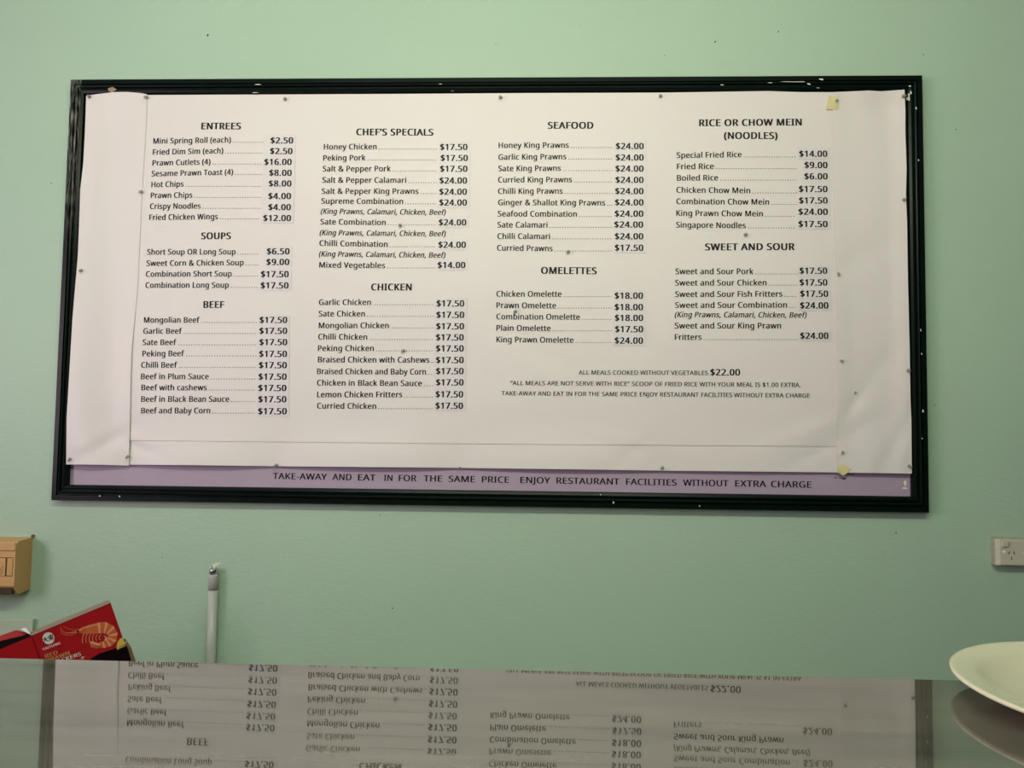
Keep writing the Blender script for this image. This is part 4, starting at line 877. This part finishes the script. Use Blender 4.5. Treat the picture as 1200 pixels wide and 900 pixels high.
def carton_text(s, x0, y0, x1, y1, cap6, material, bold=0.0, parent=cab, off=.001, table=None):
    a, b_ = z6(x0, y0, off), z6(x1, y1, off); d = (b_ - a); upv = d.cross(NRM).normalized(); upv = upv if upv.z > 0 else -upv
    vs, fs = glyphs_native(s) if s == '大東' else glyphs(s, bold, 0, table); xsv = [v[0] for v in vs]; m0, m1 = min(xsv), max(xsv); cap = cap6 / 6 * (z6(400, 300) - z6(400, 306)).length
    me = bpy.data.meshes.new('print'); me.from_pydata([tuple(a + d * ((v[0] - m0) / (m1 - m0)) + upv * (v[1] / CAPH * cap)) for v in vs], [], fs)
    return obj('print', me, material, parent)
carton_text('大東', 304, 380, 380, 350, 38, M['darkred'], .02, off=.0014)
carton_text('大東', 306, 379, 382, 349, 38, M['darkred'], .02, off=.0014)
carton_text('TAITUNG', 300, 436, 426, 388, 18, M['white'], .14)
carton_text('RED', 320, 488, 408, 458, 28, M['gold'], .1)
carton_text('PRAWN', 330, 520, 492, 462, 28, M['gold'], .1)
carton_text('CRACKERS', 345, 545, 572, 468, 26, M['white'], .1)
carton_text('+', 566, 502, 600, 488, 30, M['white'], .05, table=GROTESQUE)
carton_text('250G', 842, 418, 884, 402, 14, M['darkred'], .05, table=GROTESQUE)
prawn(cbb, shift=PB(0, 0) - PA(0, 0) + ex * .012 - ez * .028)

# brown cardboard box they lie on, tilted the same way, its lower corner on the bench
u0, u1 = -wid * 1.1, wid + .010
def PC(u, v, d=0): return ctl + ex * u - ez * v - NRM * d
v0 = H + .0015
v1 = v0 + (PC(u0, v0).z - ZB) / ez.z
oc = empty('cardboard_box', PC(u0, v1), 'plain brown cardboard box under the red cartons, only its corner showing', 'cardboard box')
d0, d1 = -.004, .080
bm = bmesh.new()
f8 = [PC(u0, v0, d0), PC(u1, v0, d0), PC(u1, v0, d1), PC(u0, v0, d1)]; g8 = [PC(u0, v1, d0), PC(u1, v1, d0), PC(u1, v1, d1), PC(u0, v1, d1)]
A8 = [bm.verts.new(p) for p in f8]; B8 = [bm.verts.new(p) for p in g8]
for k in range(4): bm.faces.new((A8[k], A8[(k + 1) % 4], B8[(k + 1) % 4], B8[k]))
bm.faces.new(A8); bm.faces.new(B8); bmesh.ops.recalc_face_normals(bm, faces=bm.faces)
bmesh.ops.bevel(bm, geom=list(bm.edges), offset=.0015, segments=1, affect='EDGES')
obj('carton_body', bm, M['card'], oc)
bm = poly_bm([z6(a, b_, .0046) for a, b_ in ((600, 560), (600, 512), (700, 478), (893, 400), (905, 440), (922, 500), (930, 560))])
obj('black_shade_patch', bm, M['darkred'], oc)  # flat black patch standing in for the shade below the red carton
bm = poly_bm([PC(u0 + .002, v0 - .0004, .035), PC(u1 - .002, v0 - .0004, .035), PC(u1 - .002, v0 - .0004, .043), PC(u0 + .002, v0 - .0004, .043)], None, ez * .0003)
obj('packing_tape', bm, M['tape'], oc)

# give the tilted cartons and their box axes of their own
def own_axes(root):
    loc = root.location.copy(); Y = ez.cross(ex)
    Fm = Matrix((ex, Y, ez)).transposed().to_4x4(); Fm.translation = loc; inv = Fm.inverted()
    def walk(o):
        for c in [c for c in bpy.data.objects if c.parent is o]:
            walk(c); c.data.transform(inv); c.matrix_parent_inverse = Matrix.Identity(4)
    walk(root); root.rotation_mode = 'QUATERNION'; root.rotation_quaternion = Fm.to_quaternion()
for r_ in (ca, cb, oc): own_axes(r_)

# ------------------------------------------------------------------ plate
hr = .0235
pts = [atz(a, b_, ZC + hr) for a, b_ in ((1114.3, 771.7), (1120, 785), (1133, 799), (1153, 811.7), (1176.7, 824), (1200, 835), (1126.7, 760), (1143, 754), (1166.7, 752.7), (1200, 753.3))]
# least squares circle
mx_, my_ = sum(p.x for p in pts) / len(pts), sum(p.y for p in pts) / len(pts)
q = [(p.x - mx_, p.y - my_) for p in pts]
suu = sum(a * a for a, b in q); svv = sum(b * b for a, b in q); suv = sum(a * b for a, b in q)
c1 = sum(a ** 3 + a * b * b for a, b in q) / 2; c2 = sum(b ** 3 + b * a * a for a, b in q) / 2
dt = suu * svv - suv * suv; uc, vc = (c1 * svv - c2 * suv) / dt, (c2 * suu - c1 * suv) / dt
pcx, pcy = mx_ + uc, my_ + vc; pr_ = sqrt(uc * uc + vc * vc + (suu + svv) / len(q))
plate = empty('dinner_plate', (pcx, pcy, ZC), 'white china plate with a broad rim resting on the counter at the right', 'plate')
rp = pr_
P_ = [(rp * .56, 0), (rp * .585, 0), (rp * .60, .0032), (rp * .70, .0050), (rp * .80, .0125), (rp * .86, .0172), (rp * .98, hr - .0040), (rp * 1.0, hr - .002), (rp * 1.0, hr), (rp * .985, hr + .0008),
      (rp * .96, hr), (rp * .885, hr - .0018), (rp * .855, hr - .0032), (rp * .83, hr - .0058), (rp * .79, hr - .0105), (rp * .74, .0092), (rp * .68, .0068), (rp * .6, .0058), (rp * .3, .0052), (rp * .05, .0052)]
bm = lathe_bm(P_, 96, (pcx, pcy, ZC + .0002))
obj('china', bm, M['china'], plate, smooth=True)
